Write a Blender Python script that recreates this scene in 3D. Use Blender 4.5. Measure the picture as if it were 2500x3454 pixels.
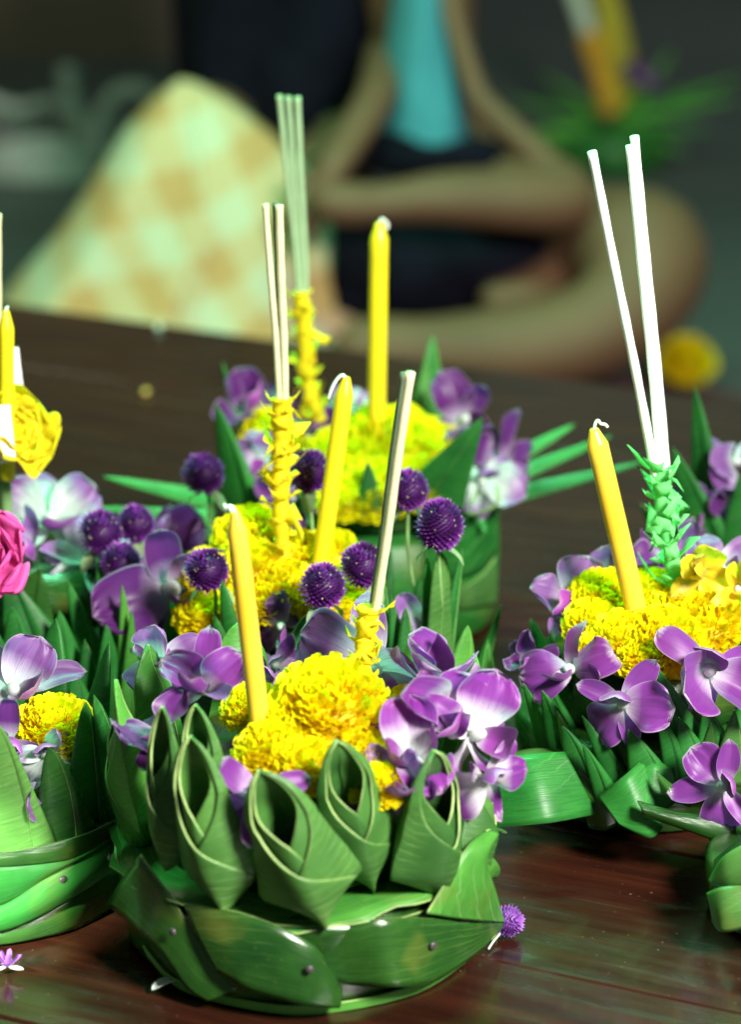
import bpy, math, random
import numpy as np
from mathutils import Vector, Matrix, Euler, Quaternion
R_ = math.radians
random.seed(7)
for o in list(bpy.data.objects): bpy.data.objects.remove(o)
scene = bpy.context.scene
COL = scene.collection

# ------------------------------------------------------------------ camera, world, lamps, exposure
FPX = 10640.0                      # focal length in photograph pixels (2500 px wide)
PITCH = R_(19.5)
CAM = Vector((0, -1.4256, .7264))
cd = bpy.data.cameras.new('camera'); cam = bpy.data.objects.new('camera', cd); COL.objects.link(cam)
cam.location = CAM; cam.rotation_euler = (math.pi/2 - PITCH, 0, 0)
cd.sensor_fit = 'HORIZONTAL'; cd.sensor_width = 36
cd.lens = 36*FPX/2500; cd.clip_start = .05; cd.clip_end = 60
cd.dof.use_dof = True; cd.dof.focus_distance = 1.60; cd.dof.aperture_fstop = 7.0
scene.camera = cam
w = bpy.data.worlds.new('World'); scene.world = w; w.use_nodes = True
bg = w.node_tree.nodes['Background']; bg.inputs[0].default_value = (.55, .75, .70, 1); bg.inputs[1].default_value = .07
vs = scene.view_settings
vs.view_transform = 'Standard'; vs.look = 'None'; vs.gamma = 1; vs.use_curve_mapping = False; vs.exposure = 1.1
def area(name, loc, target, size, sizey, power, color):
    l = bpy.data.lights.new(name, 'AREA'); l.shape = 'RECTANGLE'; l.size = size; l.size_y = sizey
    l.energy = power; l.color = color
    o = bpy.data.objects.new(name, l); COL.objects.link(o); o.location = loc
    o.rotation_euler = (Vector(target)-Vector(loc)).to_track_quat('-Z', 'Y').to_euler()
    return o
area('key_lamp', (.86, -1.08, 1.22), (0, .1, .08), .34, .34, 46, (1, .97, .90))
area('tube_lamp', (-.05, 1.0, 1.55), (-.02, .3, .05), 1.2, .12, 36, (.20, 1, .50))
area('room_lamp', (-1.3, 1.3, 1.5), (-.15, 2.0, 0), .5, .3, 5.0, (1, .98, .66))
sl = bpy.data.lights.new('added_patch_spot', 'SPOT'); sl.energy = 190; sl.spot_size = R_(7.6); sl.spot_blend = .10; sl.shadow_soft_size = .012; sl.color = (.86, 1, .82)  # added narrow spot, only there to make the bright patch on K2's base
so = bpy.data.objects.new('added_patch_spot', sl); COL.objects.link(so); so.location = (-.85, -.95, .62)
so.rotation_euler = (Vector((-.248, -.03, .028))-so.location).to_track_quat('-Z', 'Y').to_euler()

# ------------------------------------------------------------------ placing helpers
FW = Vector((0, math.cos(PITCH), -math.sin(PITCH))); UP = Vector((0, math.sin(PITCH), math.cos(PITCH)))
def ray(x, y): return Vector(((x-1250)/FPX, 0, 0)) - UP*((y-1727)/FPX) + FW
def on_z(x, y, z): d = ray(x, y); return CAM + d*((z-CAM.z)/d.z)
def on_y(x, y, Y): d = ray(x, y); return CAM + d*((Y-CAM.y)/d.y)
def on_cyl(x, y, c, r):
    d = ray(x, y); a = d.x**2+d.y**2; ox, oy = CAM.x-c[0], CAM.y-c[1]
    b = ox*d.x+oy*d.y; cc = ox*ox+oy*oy-r*r; D = b*b-a*cc
    t = (-b-math.sqrt(D))/a if D > 0 else -b/a
    return CAM + d*t
def px2m(n, P): return n*(P-CAM).dot(FW)/FPX

# ------------------------------------------------------------------ object helpers
def tag(o, label=None, cat=None, group=None, kind=None):
    if label: o['label'] = label
    if cat: o['category'] = cat
    if group: o['group'] = group
    if kind: o['kind'] = kind
    return o
def empty(name, loc, label, cat, group=None):
    o = bpy.data.objects.new(name, None); COL.objects.link(o); o.location = loc; o.empty_display_size = .01
    return tag(o, label, cat, group)
def obj(name, me, parent=None, M=None, mats=None, solid=0, rim=False):
    """link a mesh; M is a world matrix, the parent is an unrotated empty or a part"""
    o = bpy.data.objects.new(name, me); COL.objects.link(o)
    if M is None: M = Matrix.Identity(4)
    if parent is not None:
        o.parent = parent
        o.matrix_basis = wm(parent).inverted() @ M
    else: o.matrix_basis = M
    if solid:
        m = o.modifiers.new('thickness', 'SOLIDIFY'); m.thickness = solid; m.offset = 0
        if rim: m.material_offset_rim = 1
    return o
def wm(o):
    m = o.matrix_basis.copy() if o.type == 'MESH' or o.type == 'EMPTY' else Matrix.Identity(4)
    if o.type == 'EMPTY': m = Matrix.Translation(o.location) @ o.rotation_euler.to_matrix().to_4x4()
    return (wm(o.parent) @ m) if o.parent else m
def mesh(name, V, Fc, mats=(), uv=None, smooth=True):
    me = bpy.data.meshes.new(name); me.from_pydata([tuple(v) for v in V], [], Fc)
    for m in mats: me.materials.append(m)
    if uv is not None:
        l = me.uv_layers.new(name='UVMap')
        for lp in me.loops: l.data[lp.index].uv = uv[lp.vertex_index]
    if smooth: me.polygons.foreach_set('use_smooth', [True]*len(me.polygons))
    me.update(); return me
def grid(name, f, nu, nv, mats, wrap=False):
    V, uv, Fc = [], [], []
    for j in range(nv+1):
        for i in range(nu+1):
            V.append(f(i/nu, j/nv)); uv.append((i/nu, j/nv))
    for j in range(nv):
        for i in range(nu):
            a = j*(nu+1)+i; Fc.append((a, a+1, a+nu+2, a+nu+1))
    return mesh(name, V, Fc, mats, uv)
def frame(o, zdir, front):
    """matrix: +z along zdir, -y toward front"""
    z = zdir.normalized(); y = -front; y = (y - z*y.dot(z)).normalized(); x = y.cross(z)
    M = Matrix((x, y, z)).transposed().to_4x4(); M.translation = o; return M
def cr(pts, t):
    n = len(pts)-1; k = min(int(t*n), n-1); s = t*n-k
    p = [Vector(pts[max(0, min(n, k+d))]) for d in (-1, 0, 1, 2)]
    return .5*((2*p[1])+(p[2]-p[0])*s+(2*p[0]-5*p[1]+4*p[2]-p[3])*s*s+(3*p[1]-p[0]-3*p[2]+p[3])*s**3)
def tube_mesh(name, pts, rad, mats, n=10, seg=None, cap=True):
    seg = seg or (len(pts)-1)*4
    V, Fc, uv = [], [], []; prev = None
    for j in range(seg+1):
        t = j/seg; c = cr(pts, t); d = (cr(pts, min(1, t+.01))-cr(pts, max(0, t-.01))).normalized()
        a = (prev if prev else (Vector((1, 0, 0)) if abs(d.x) < .8 else Vector((0, 1, 0))))
        a = (a-d*a.dot(d)).normalized(); prev = a; b = d.cross(a)
        r = rad(t) if callable(rad) else rad
        for i in range(n):
            q = 2*math.pi*i/n; V.append(c+a*(r*math.cos(q))+b*(r*math.sin(q))); uv.append((i/n, t))
    for j in range(seg):
        for i in range(n):
            Fc.append((j*n+i, j*n+(i+1) % n, (j+1)*n+(i+1) % n, (j+1)*n+i))
    if cap: Fc.append(tuple(range(n))[::-1]); Fc.append(tuple(range(seg*n, seg*n+n)))
    return mesh(name, V, Fc, mats, uv)
def lathe_mesh(name, prof, mats, n=24, wob=0, seed=0):
    rnd = random.Random(seed); ph = [rnd.uniform(0, 6.28) for _ in range(4)]
    V, Fc, uv = [], [], []
    for j, (r, z) in enumerate(prof):
        for i in range(n):
            q = 2*math.pi*i/n; k = 1+wob*(math.sin(3*q+ph[0]+z*40)+.6*math.sin(7*q+ph[1]))
            V.append((r*k*math.cos(q), r*k*math.sin(q), z)); uv.append((i/n*4, j/len(prof)))
    for j in range(len(prof)-1):
        for i in range(n):
            Fc.append((j*n+i, j*n+(i+1) % n, (j+1)*n+(i+1) % n, (j+1)*n+i))
    Fc.append(tuple(range(n))[::-1]); Fc.append(tuple(range((len(prof)-1)*n, len(prof)*n)))
    return mesh(name, V, Fc, mats, uv)

# ------------------------------------------------------------------ materials
class NT:
    def __init__(s, name):
        s.m = bpy.data.materials.new(name); s.m.use_nodes = True; s.t = s.m.node_tree; s.n = s.t.nodes
        s.b = s.n['Principled BSDF']; s.out = s.n['Material Output']
    def add(s, typ, **kw):
        n = s.n.new(typ)
        for k, v in kw.items(): setattr(n, k, v)
        return n
    def link(s, a, b): s.t.links.new(a, b)
    def ramp(s, fac, stops):
        r = s.add('ShaderNodeValToRGB'); e = r.color_ramp.elements
        while len(e) < len(stops): e.new(.5)
        for el, (p, c) in zip(e, stops): el.position = p; el.color = (*c, 1)
        s.link(fac, r.inputs[0]); return r.outputs[0]
    def coord(s, which='UV', scale=(1, 1, 1), rot=(0, 0, 0)):
        tc = s.add('ShaderNodeTexCoord'); mp = s.add('ShaderNodeMapping')
        mp.inputs['Scale'].default_value = scale; mp.inputs['Rotation'].default_value = rot
        s.link(tc.outputs[which], mp.inputs[0]); return mp.outputs[0]
    def noise(s, vec, scale, detail=3, rough=.55):
        n = s.add('ShaderNodeTexNoise'); n.inputs['Scale'].default_value = scale
        n.inputs['Detail'].default_value = detail; n.inputs['Roughness'].default_value = rough
        s.link(vec, n.inputs['Vector']); return n.outputs['Fac']
    def mix(s, a, b, fac, mode='MIX'):
        m = s.add('ShaderNodeMix', data_type='RGBA', blend_type=mode)
        for sock, v in ((m.inputs['Factor'], fac), (m.inputs[6], a), (m.inputs[7], b)):
            if hasattr(v, 'is_linked'): s.link(v, sock)
            else: sock.default_value = v if isinstance(v, (int, float)) else (*v, 1)
        return m.outputs[2]
    def bump(s, h, strength, dist=.001):
        b = s.add('ShaderNodeBump'); b.inputs['Strength'].default_value = strength; b.inputs['Distance'].default_value = dist
        s.link(h, b.inputs['Height']); s.link(b.outputs[0], s.b.inputs['Normal'])
    def color(s, c):
        if hasattr(c, 'is_linked'): s.link(c, s.b.inputs['Base Color'])
        else: s.b.inputs['Base Color'].default_value = (*c, 1)
    def translucent(s, c, fac):
        t = s.add('ShaderNodeBsdfTranslucent'); mx = s.add('ShaderNodeMixShader'); mx.inputs[0].default_value = fac
        if hasattr(c, 'is_linked'): s.link(c, t.inputs[0])
        else: t.inputs[0].default_value = (*c, 1)
        s.link(s.b.outputs[0], mx.inputs[1]); s.link(t.outputs[0], mx.inputs[2]); s.link(mx.outputs[0], s.out.inputs[0])
    def rnd(s):
        return s.add('ShaderNodeObjectInfo').outputs['Random']
def simple(name, c, rough=.5, trans=0, var=0, spec=.5):
    m = NT(name); m.b.inputs['Roughness'].default_value = rough; m.b.inputs['Specular IOR Level'].default_value = spec
    col = c
    if var:
        f = m.noise(m.coord('Object'), var[0], 4)
        lo = tuple(x*(1-var[1]) for x in c); hi = tuple(min(1, x*(1+var[1])) for x in c)
        col = m.ramp(f, [(.3, lo), (.7, hi)])
    m.color(col)
    if trans: m.translucent(col, trans)
    return m.m
def leaf_mat(name, dark, light, vein, rough, trans, lines=14, veinamt=.6):
    m = NT(name); m.b.inputs['Roughness'].default_value = rough
    uv = m.coord('UV')
    mott = m.noise(m.coord('Object'), 38, 4)
    rnd = m.rnd()
    ad = m.add('ShaderNodeMath', operation='MULTIPLY_ADD'); m.link(rnd, ad.inputs[0]); ad.inputs[1].default_value = .45; 
    m.link(mott, ad.inputs[2])
    base = m.ramp(ad.outputs[0], [(.42, dark), (.95, light)])
    # fine parallel veins running across the blade, slightly oblique
    fine = m.noise(m.coord('UV', (2.2, 150, 1), (0, 0, R_(20))), 1.0, 2, .6)
    base = m.mix(base, tuple(x*.62 for x in dark), m.ramp(fine, [(.46, (0, 0, 0)), (.70, (.5,)*3)]))
    yel = m.ramp(m.noise(m.coord('Object'), 16, 3), [(.60, (0, 0, 0)), (.74, (.55,)*3)])
    base = m.mix(base, (.20, .21, .035), yel)
    wv = m.add('ShaderNodeTexWave', wave_type='BANDS', bands_direction='Y'); wv.inputs['Scale'].default_value = lines/6.28*2
    wv.inputs['Distortion'].default_value = 2.6; wv.inputs['Detail'].default_value = 2; wv.inputs['Detail Scale'].default_value = 1.5
    m.link(m.coord('UV', (1, 1, 1), (0, 0, R_(12))), wv.inputs['Vector'])
    gate = m.ramp(m.noise(m.coord('Object'), 22, 2), [(.42, (0, 0, 0)), (.66, (1, 1, 1))])
    vl = m.mix(m.ramp(wv.outputs['Fac'], [(.955, (0, 0, 0)), (1, (veinamt*.8,)*3)]), gate, 1.0, 'MULTIPLY')
    base = m.mix(base, vein, vl)
    # small brown freckles
    fr = m.noise(m.coord('Object'), 420, 1)
    base = m.mix(base, (.10, .09, .03), m.ramp(fr, [(.735, (0, 0, 0)), (.78, (.7,)*3)]))
    m.b.inputs['Specular IOR Level'].default_value = .38 if rough > .3 else .6; m.color(base); m.bump(fine, .4, .0005)
    m.translucent(base, trans); return m.m
LEAF = leaf_mat('leaf_green', (.009, .100, .016), (.034, .25, .036), (.15, .40, .11), .40, .20)
GLOSS = leaf_mat('leaf_glossy', (.006, .040, .008), (.030, .110, .014), (.14, .26, .07), .20, .10, 20, .45)
PALE = leaf_mat('leaf_underside', (.034, .125, .024), (.100, .265, .050), (.30, .48, .20), .40, .14, 16, .8)
LIGHT = leaf_mat('leaf_young', (.040, .22, .030), (.12, .40, .055), (.34, .58, .24), .38, .25, 12, .6)
EDGE = simple('leaf_cut_edge', (.34, .48, .16), .5, .1, (70, .45))
def orchid_mat(name, stops, trans=.42, vcol=(.16, .02, .24), rcol=(.74, .66, .76)):
    m = NT(name); m.b.inputs['Roughness'].default_value = .42; m.b.inputs['Sheen Weight'].default_value = .15
    tc = m.coord('UV'); sep = m.add('ShaderNodeSeparateXYZ'); m.link(tc, sep.inputs[0])
    n = m.noise(m.coord('Object'), 120, 3)
    a = m.add('ShaderNodeMath', operation='MULTIPLY_ADD'); m.link(n, a.inputs[0]); a.inputs[1].default_value = .22; 
    sb = m.add('ShaderNodeMath', operation='SUBTRACT'); m.link(sep.outputs[1], sb.inputs[0]); sb.inputs[1].default_value = .11
    m.link(sb.outputs[0], a.inputs[2])
    col = m.ramp(a.outputs[0], stops)
    vein = m.noise(m.coord('UV', (34, 2.5, 1)), 1, 2)
    col = m.mix(col, vcol, m.ramp(vein, [(.48, (0, 0, 0)), (.74, (.55,)*3)]))
    ed = m.add('ShaderNodeMath', operation='SUBTRACT'); m.link(sep.outputs[0], ed.inputs[0]); ed.inputs[1].default_value = .5
    ea = m.add('ShaderNodeMath', operation='ABSOLUTE'); m.link(ed.outputs[0], ea.inputs[0])
    col = m.mix(col, rcol, m.ramp(ea.outputs[0], [(.47, (0, 0, 0)), (.497, (.4,)*3)]))
    hs = m.add('ShaderNodeHueSaturation'); m.link(col, hs.inputs['Color'])
    v = m.add('ShaderNodeMapRange'); m.link(m.rnd(), v.inputs[0]); v.inputs[3].default_value = .75; v.inputs[4].default_value = 1.15
    m.link(v.outputs[0], hs.inputs['Value']); col = hs.outputs[0]
    m.color(col); m.bump(vein, .2, .0005); m.translucent(col, trans); return m.m
ORC = {'bright': orchid_mat('orchid_bright', [(0, (.80, .84, .80)), (.30, (.78, .74, .80)), (.58, (.30, .06, .39)), (.90, (.28, .030, .35)), (.99, (.55, .32, .60))]),
       'violet': orchid_mat('orchid_violet', [(0, (.74, .80, .78)), (.13, (.56, .42, .62)), (.36, (.27, .055, .36)), (.88, (.235, .035, .32)), (.99, (.62, .50, .66))]),
       'deep': orchid_mat('orchid_deep', [(0, (.55, .66, .58)), (.18, (.40, .26, .46)), (.42, (.125, .018, .18)), (.93, (.15, .024, .21)), (1, (.36, .22, .40))]),
       'lilac': orchid_mat('orchid_lilac', [(0, (.70, .80, .74)), (.3, (.62, .52, .70)), (.6, (.29, .11, .40)), (.95, (.33, .14, .45)), (1, (.60, .48, .64))]),
       'pale': orchid_mat('orchid_pale', [(0, (.66, .80, .70)), (.5, (.66, .78, .72)), (.8, (.36, .16, .48)), (.95, (.34, .14, .44)), (1, (.62, .62, .66))])}
LIP = orchid_mat('orchid_lip', [(0, (.50, .6, .55)), (.25, (.30, .06, .34)), (.6, (.22, .02, .26)), (.9, (.36, .05, .40)), (1, (.5, .3, .5))], .15)
COLUMN = simple('orchid_column', (.66, .74, .66), .4, .2)
YORC = orchid_mat('orchid_yellow', [(0, (.80, .55, .02)), (.4, (.86, .66, .02)), (.8, (.86, .70, .02)), (.98, (.9, .75, .05)), (1, (.9, .8, .2))], .42, (.80, .50, .005), (.9, .8, .1))
def marigold_mat(name, lo, hi):
    m = NT(name); m.b.inputs['Roughness'].default_value = .55; m.b.inputs['Specular IOR Level'].default_value = .25
    sep = m.add('ShaderNodeSeparateXYZ'); m.link(m.coord('UV'), sep.inputs[0])
    n = m.noise(m.coord('Object'), 90, 3)
    a = m.add('ShaderNodeMath', operation='MULTIPLY_ADD'); m.link(n, a.inputs[0]); a.inputs[1].default_value = .9; m.link(sep.outputs[1], a.inputs[2])
    col = m.ramp(a.outputs[0], [(.45, lo), (1.1, hi)])
    m.color(col); m.translucent(col, .4); return m.m
MARI = marigold_mat('marigold_yellow', (.88, .54, .001), (.92, .80, .005))
MARI_L = marigold_mat('marigold_lemon', (.72, .56, .001), (.84, .82, .006))
WAX = NT('candle_wax'); WAX.b.inputs['Roughness'].default_value = .28
_c = WAX.ramp(WAX.noise(WAX.coord('Object', (1, 1, .3)), 60, 3), [(.3, (.94, .58, .03)), (.7, (.96, .68, .07))])
WAX.color(_c); WAX.b.inputs['Subsurface Weight'].default_value = .25; WAX.b.inputs['Subsurface Radius'].default_value = (.004, .0025, .0006)
WAX.bump(WAX.noise(WAX.coord('Object', (1, 1, .15)), 300, 2), .12, .0005); WAX = WAX.m
WAX_L = simple('candle_wax_lemon', (.84, .70, .012), .35, 0, (50, .08))
WICK = simple('wick_cotton', (.80, .84, .76), .8)
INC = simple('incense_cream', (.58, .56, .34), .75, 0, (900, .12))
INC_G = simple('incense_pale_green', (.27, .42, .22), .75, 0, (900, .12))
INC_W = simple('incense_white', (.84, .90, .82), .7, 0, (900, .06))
INC_SHADE = simple('incense_shade_tint', (.10, .13, .08), .8, 0, (900, .15))  # incense with shade put into its colour, for the sticks on the dark side
RED = simple('red_paint', (.5, .03, .02), .6)
CREPE_Y = simple('crepe_yellow', (.88, .74, .004), .75, .35, (160, .10))
CREPE_G = simple('crepe_green', (.20, .78, .24), .75, .35, (160, .12))
CREPE_P = simple('crepe_pink', (.80, .10, .42), .7, .3, (90, .2))
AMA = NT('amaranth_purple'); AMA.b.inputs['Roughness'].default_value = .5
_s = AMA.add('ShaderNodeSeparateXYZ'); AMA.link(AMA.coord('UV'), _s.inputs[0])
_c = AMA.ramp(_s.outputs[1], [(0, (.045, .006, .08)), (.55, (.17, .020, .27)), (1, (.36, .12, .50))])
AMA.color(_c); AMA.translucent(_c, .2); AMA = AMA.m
AMA_DOT = simple('amaranth_floret', (.75, .70, .38), .6)
STEM = simple('stem_green', (.16, .30, .10), .55, 0, (80, .3))
BRACT = simple('bract_green', (.26, .38, .18), .55, .2, (80, .3))
PIN = simple('pin_head', (.06, .05, .055), .3)
CARD = NT('ruled_card'); CARD.b.inputs['Roughness'].default_value = .7
_w = CARD.add('ShaderNodeTexWave', bands_direction='Y'); _w.inputs['Scale'].default_value = 1.4
CARD.link(CARD.coord('UV'), _w.inputs['Vector'])
CARD.color(CARD.ramp(_w.outputs['Fac'], [(0, (.45, .55, .62)), (.012, (.82, .84, .82)), (1, (.82, .84, .82))])); CARD = CARD.m
def wood(name):
    m = NT(name); m.b.inputs['Coat Weight'].default_value = .25; m.b.inputs['Coat Roughness'].default_value = .07
    gr = m.noise(m.coord('Object', (2.2, 34, 10)), 2.2, 6, .65)
    g2 = m.noise(m.coord('Object', (1.2, 9, 3)), 2.0, 3)
    col = m.ramp(gr, [(.3, (.009, .003, .002)), (.55, (.032, .0085, .0042)), (.8, (.060, .018, .008))])
    col = m.mix(col, (.030, .008, .006), m.ramp(g2, [(.45, (0, 0, 0)), (.75, (.7,)*3)]))
    # long hair scratches and dust in the varnish
    sc = m.noise(m.coord('Object', (2, 260, 1), (0, 0, R_(1.5))), 1.6, 2)
    scr = m.ramp(sc, [(.68, (0, 0, 0)), (.75, (.5,)*3)])
    sc2 = m.noise(m.coord('Object', (5, 300, 1), (0, 0, R_(-14))), 1.1, 2)
    scr2 = m.ramp(sc2, [(.73, (0, 0, 0)), (.78, (.4,)*3)])
    patch = m.ramp(m.noise(m.coord('Object'), 9, 2), [(.45, (0, 0, 0)), (.65, (1, 1, 1))])
    amt = m.mix(scr, scr2, .5, 'ADD'); amt = m.mix(amt, patch, 1.0, 'MULTIPLY')
    col = m.mix(col, (.11, .10, .075), amt)
    dust = m.ramp(m.noise(m.coord('Object'), 330, 1), [(.74, (0, 0, 0)), (.79, (.5,)*3)])
    col = m.mix(col, (.16, .14, .10), dust)
    m.color(col)
    rg = m.ramp(m.noise(m.coord('Object', (1, 7, 1)), 14, 4), [(.3, (.16,)*3), (.75, (.34,)*3)]); m.link(rg, m.b.inputs['Roughness'])
    m.bump(gr, .12, .0006); return m.m
WOOD = wood('varnished_dark_wood')

# ------------------------------------------------------------------ setting: floor, mat, table
me = grid('floor', lambda u, v: (-9+18*u, -4+22*v, -.34), 8, 8, ())
m = NT('concrete'); m.b.inputs['Roughness'].default_value = .7
m.color(m.ramp(m.noise(m.coord('Object'), 1.3, 5), [(.3, (.055, .058, .058)), (.7, (.10, .102, .10))])); m.bump(m.noise(m.coord('Object'), 40, 4), .2)
me.materials.append(m.m); tag(obj('floor', me), kind='structure')
TD = R_(-25.3); td = Vector((math.cos(TD), math.sin(TD), 0)); tn = Vector((-math.sin(TD), math.cos(TD), 0))
TM = Matrix((td, tn, Vector((0, 0, 1)))).transposed().to_4x4()
def box(name, x0, x1, y0, y1, z0, z1, mats, bev=.0):
    b = bev
    V = []; Fc = []
    for z, i in ((z0, 0), (z1-b, 0), (z1, b)):
        V += [(x0+i, y0+i, z), (x1-i, y0+i, z), (x1-i, y1-i, z), (x0+i, y1-i, z)]
    for k in (0, 4):
        for a in range(4): Fc.append((k+a, k+(a+1) % 4, k+4+(a+1) % 4, k+4+a))
    Fc += [(3, 2, 1, 0), (8, 9, 10, 11)]
    return mesh(name, V, Fc, mats, smooth=False)
troot = empty('table', (0, 0, -.34), 'low dark varnished wooden table carrying all the krathongs', 'table')
for k in range(10):
    y1 = .913-.153*k; 
    obj('board', box('board', -1.25, 1.15, y1-.153+.0006, y1-.0006, -.028, 0-.0003*(k % 3), (WOOD,), .0012), troot, TM)
for sx in (-1.05, .95):
    for sy in (-.48, .78): obj('leg', box('leg', sx-.035, sx+.035, sy-.035, sy+.035, -.34, -.0282, (WOOD,)), troot, TM)
MAT_M = simple('maroon_mat', (.085, .026, .030), .8, 0, (6, .4))
o = obj('floor_mat', box('floor_mat', -1.6, 1.9, 1.0, 1.95, -.34, -.330, (MAT_M,), .003), None, TM @ Matrix.Translation((0, 0, .001)))
tag(o, 'dark maroon woven mat on the floor beyond the table', 'mat')

# ------------------------------------------------------------------ leaf shapes
def open_petal(h, W, D, seed, xo=.80, t0=.44, mats=(PALE, EDGE), bow=.06):
    """a banana-leaf square folded to a lotus petal: two flaps cross low in front and leave a drop-shaped mouth. returns outer left/right, inner left/right meshes"""
    rnd = random.Random(seed); sk = rnd.uniform(-.12, .12)
    def a(t, k):
        if t < .20: r = .03+.97*(t/.20)
        elif t < .66: r = 1-.36*(t-.20)/.46
        else: q = (t-.66)/.34; r = .64*max(0, 1-q**1.75)**.72+.015
        return W/2*r*k
    def b(t, k): return D/2*k*(.35+.65*math.sin(math.pi*min(1, max(0, t+.12))**.8))*(1 if t < .75 else 1-.75*(t-.75)/.25)
    def flap(side, k, tc, lift):
        def xe(t):       # front edge, in fractions of the half width, towards the other side
            if t < .18: return .93
            if t < tc: return .93*(1-(t-.18)/(tc-.18))
            q = (t-tc)/(1-tc)
            return -xo*min(1, math.sin(math.pi/2*min(1, q*1.9)))
        def f(u, v):
            t = v*(1-lift)+lift
            tt = v
            ph0 = -math.pi; ph1 = math.asin(max(-.99, min(.99, xe(tt))))
            ph = ph0+(ph1-ph0)*u
            x = a(tt, k)*math.sin(ph); cy = math.cos(ph)
            ln = 1-abs(math.sin(ph))**(1.1+1.1*min(1, tt*1.2)); y = -b(tt, k)*math.copysign(ln, cy)
            z = h*(tt*(1-lift*.9)+lift*.8)
            if side > 0: x = -x; y *= .93; x *= .985
            x += sk*W*.5*math.sin(math.pi*tt)*.4
            y += -bow*h*math.sin(tt*2.2)+.02*h*tt
            # front bottom dips to a point
            z -= h*.035*max(0, math.cos(ph))*max(0, 1-tt/.3)
            wob = .00022*math.sin(23*tt+seed*2+3*u); return (x+wob, y-wob, z+wob*.5)
        return grid('flap', f, 30, 26, mats)
    return flap(-1, 1, t0, 0), flap(1, 1, t0, 0), flap(-1, .80, t0+.15, .03), flap(1, .80, t0+.15, .03)
def add_open_petal(K, apex, base, wpx, r0, r1, seed, mats=(PALE, EDGE), D=.72, t0=.42):
    A = on_cyl(*apex, K['c'], r1) if not isinstance(apex, Vector) else apex
    B = on_cyl(*base, K['c'], r0) if not isinstance(base, Vector) else base
    W = px2m(wpx, B); h = (A-B).length
    rad = Vector((B.x-K['c'][0], B.y-K['c'][1], 0))+Vector((A.x-K['c'][0], A.y-K['c'][1], 0)); rad.normalize()
    M = frame(B, A-B, rad)
    ol, orr, il, ir = open_petal(h, W, W*D, seed, t0=t0, mats=mats)
    p = obj('petal', ol, K['o'], M, solid=.0012, rim=True)
    for me_, n in ((orr, 'flap'), (il, 'inner_fold'), (ir, 'inner_fold')): obj(n, me_, p, M, solid=.0011, rim=True)
    return p
_cone = {}
def cone_mesh(h, W, dr, seed, mats, blunt=.06, bend=0, seam=1, n=22):
    """a leaf rolled/folded to a spike; the outer edge makes a slanting seam"""
    rnd = random.Random(seed); ph = rnd.uniform(-.5, .5); bulge = rnd.uniform(.78, .95); tw = rnd.uniform(-.3, .3)
    def f(u, v):
        a = W/2*((1-v)**bulge*(1-blunt)+blunt*math.sqrt(max(0, 1-v**6)))
        if v > .97: a *= max(.12, (1-v)/.03*.8+.12)
        q0 = math.pi*.55; span = 2*math.pi*1.16+.55*seam*(1-v)
        q = q0-span*u if seam > 0 else -q0+span*u
        k = .86+.14*u
        x = a*k*math.sin(q+ph+tw*v); cy = math.cos(q+ph+tw*v)
        y = -a*dr*k*math.copysign(abs(cy)**.75, cy)
        y += -bend*h*v*v; x += .03*h*tw*math.sin(3*v)
        return (x, y, h*v)
    return grid('spike', f, n, 14, mats)
def add_cone(K, apex, base, wpx, yb, ya=None, dr=.5, mats=(LEAF, EDGE), seed=None, blunt=.05, bend=0, name='leaf_spike', seam=1, front=None, parent=None):
    B = on_y(*base, yb); A = on_y(*apex, yb if ya is None else ya)
    seed = seed if seed is not None else int(apex[0]*7+apex[1])
    W = px2m(wpx, B); h = (A-B).length
    fr = front or Vector((B.x-K['c'][0], B.y-K['c'][1]-.05, .02)).normalized()
    if fr.y > -.2: fr = Vector((fr.x*.5, -.8, .1)).normalized()
    M = frame(B, A-B, fr)
    return obj(name, cone_mesh(h, W, dr, seed, mats, blunt, bend, seam), parent or K['o'], M, solid=.0006, rim=True)
def patch_mesh(name, A, B, mats, nu=26, nv=8, bulge=None, ripple=0, seed=0):
    rnd = random.Random(seed); ph = rnd.uniform(0, 6)
    def f(u, v):
        a, b = cr(A, u), cr(B, u); p = a.lerp(b, v)
        if bulge: p = p + bulge(p)*(math.sin(math.pi*v))
        if ripple: p = p+Vector((0, -1, .3))*ripple*math.sin(9*u+ph+2*v)
        return p
    V, uv, Fc = [], [], []
    me = grid(name, f, nu, nv, mats)
    l = me.uv_layers[0]      # veins run along the strip
    for d in l.data: d.uv = (d.uv[1], d.uv[0]) if False else (d.uv[0], d.uv[1]*.35)
    return me
def strip(K, A, B, r, mats=(GLOSS, EDGE), name='wrapped_leaf_strip', rb=None, bulge=.004, seed=0, ripple=0, nu=26):
    """leaf strip lying on the krathong's drum; edge points given where they fall on the drum of radius r"""
    rb = rb or r
    ra = r if isinstance(r, (list, tuple)) else [r]*len(A); rbb = rb if isinstance(rb, (list, tuple)) else [rb]*len(B)
    PA = [on_cyl(*p, K['c'], q) for p, q in zip(A, ra)]; PB = [on_cyl(*p, K['c'], q) for p, q in zip(B, rbb)]
    c = K['c']
    def bl(p):
        v = Vector((p.x-c[0], p.y-c[1], 0)); return v.normalized()*bulge
    L = K['o'].location
    me = patch_mesh(name, PA, PB, mats, nu=nu, bulge=bl, seed=seed, ripple=ripple)
    return obj(name, me, K['o'], None, solid=.0013, rim=True)

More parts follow.
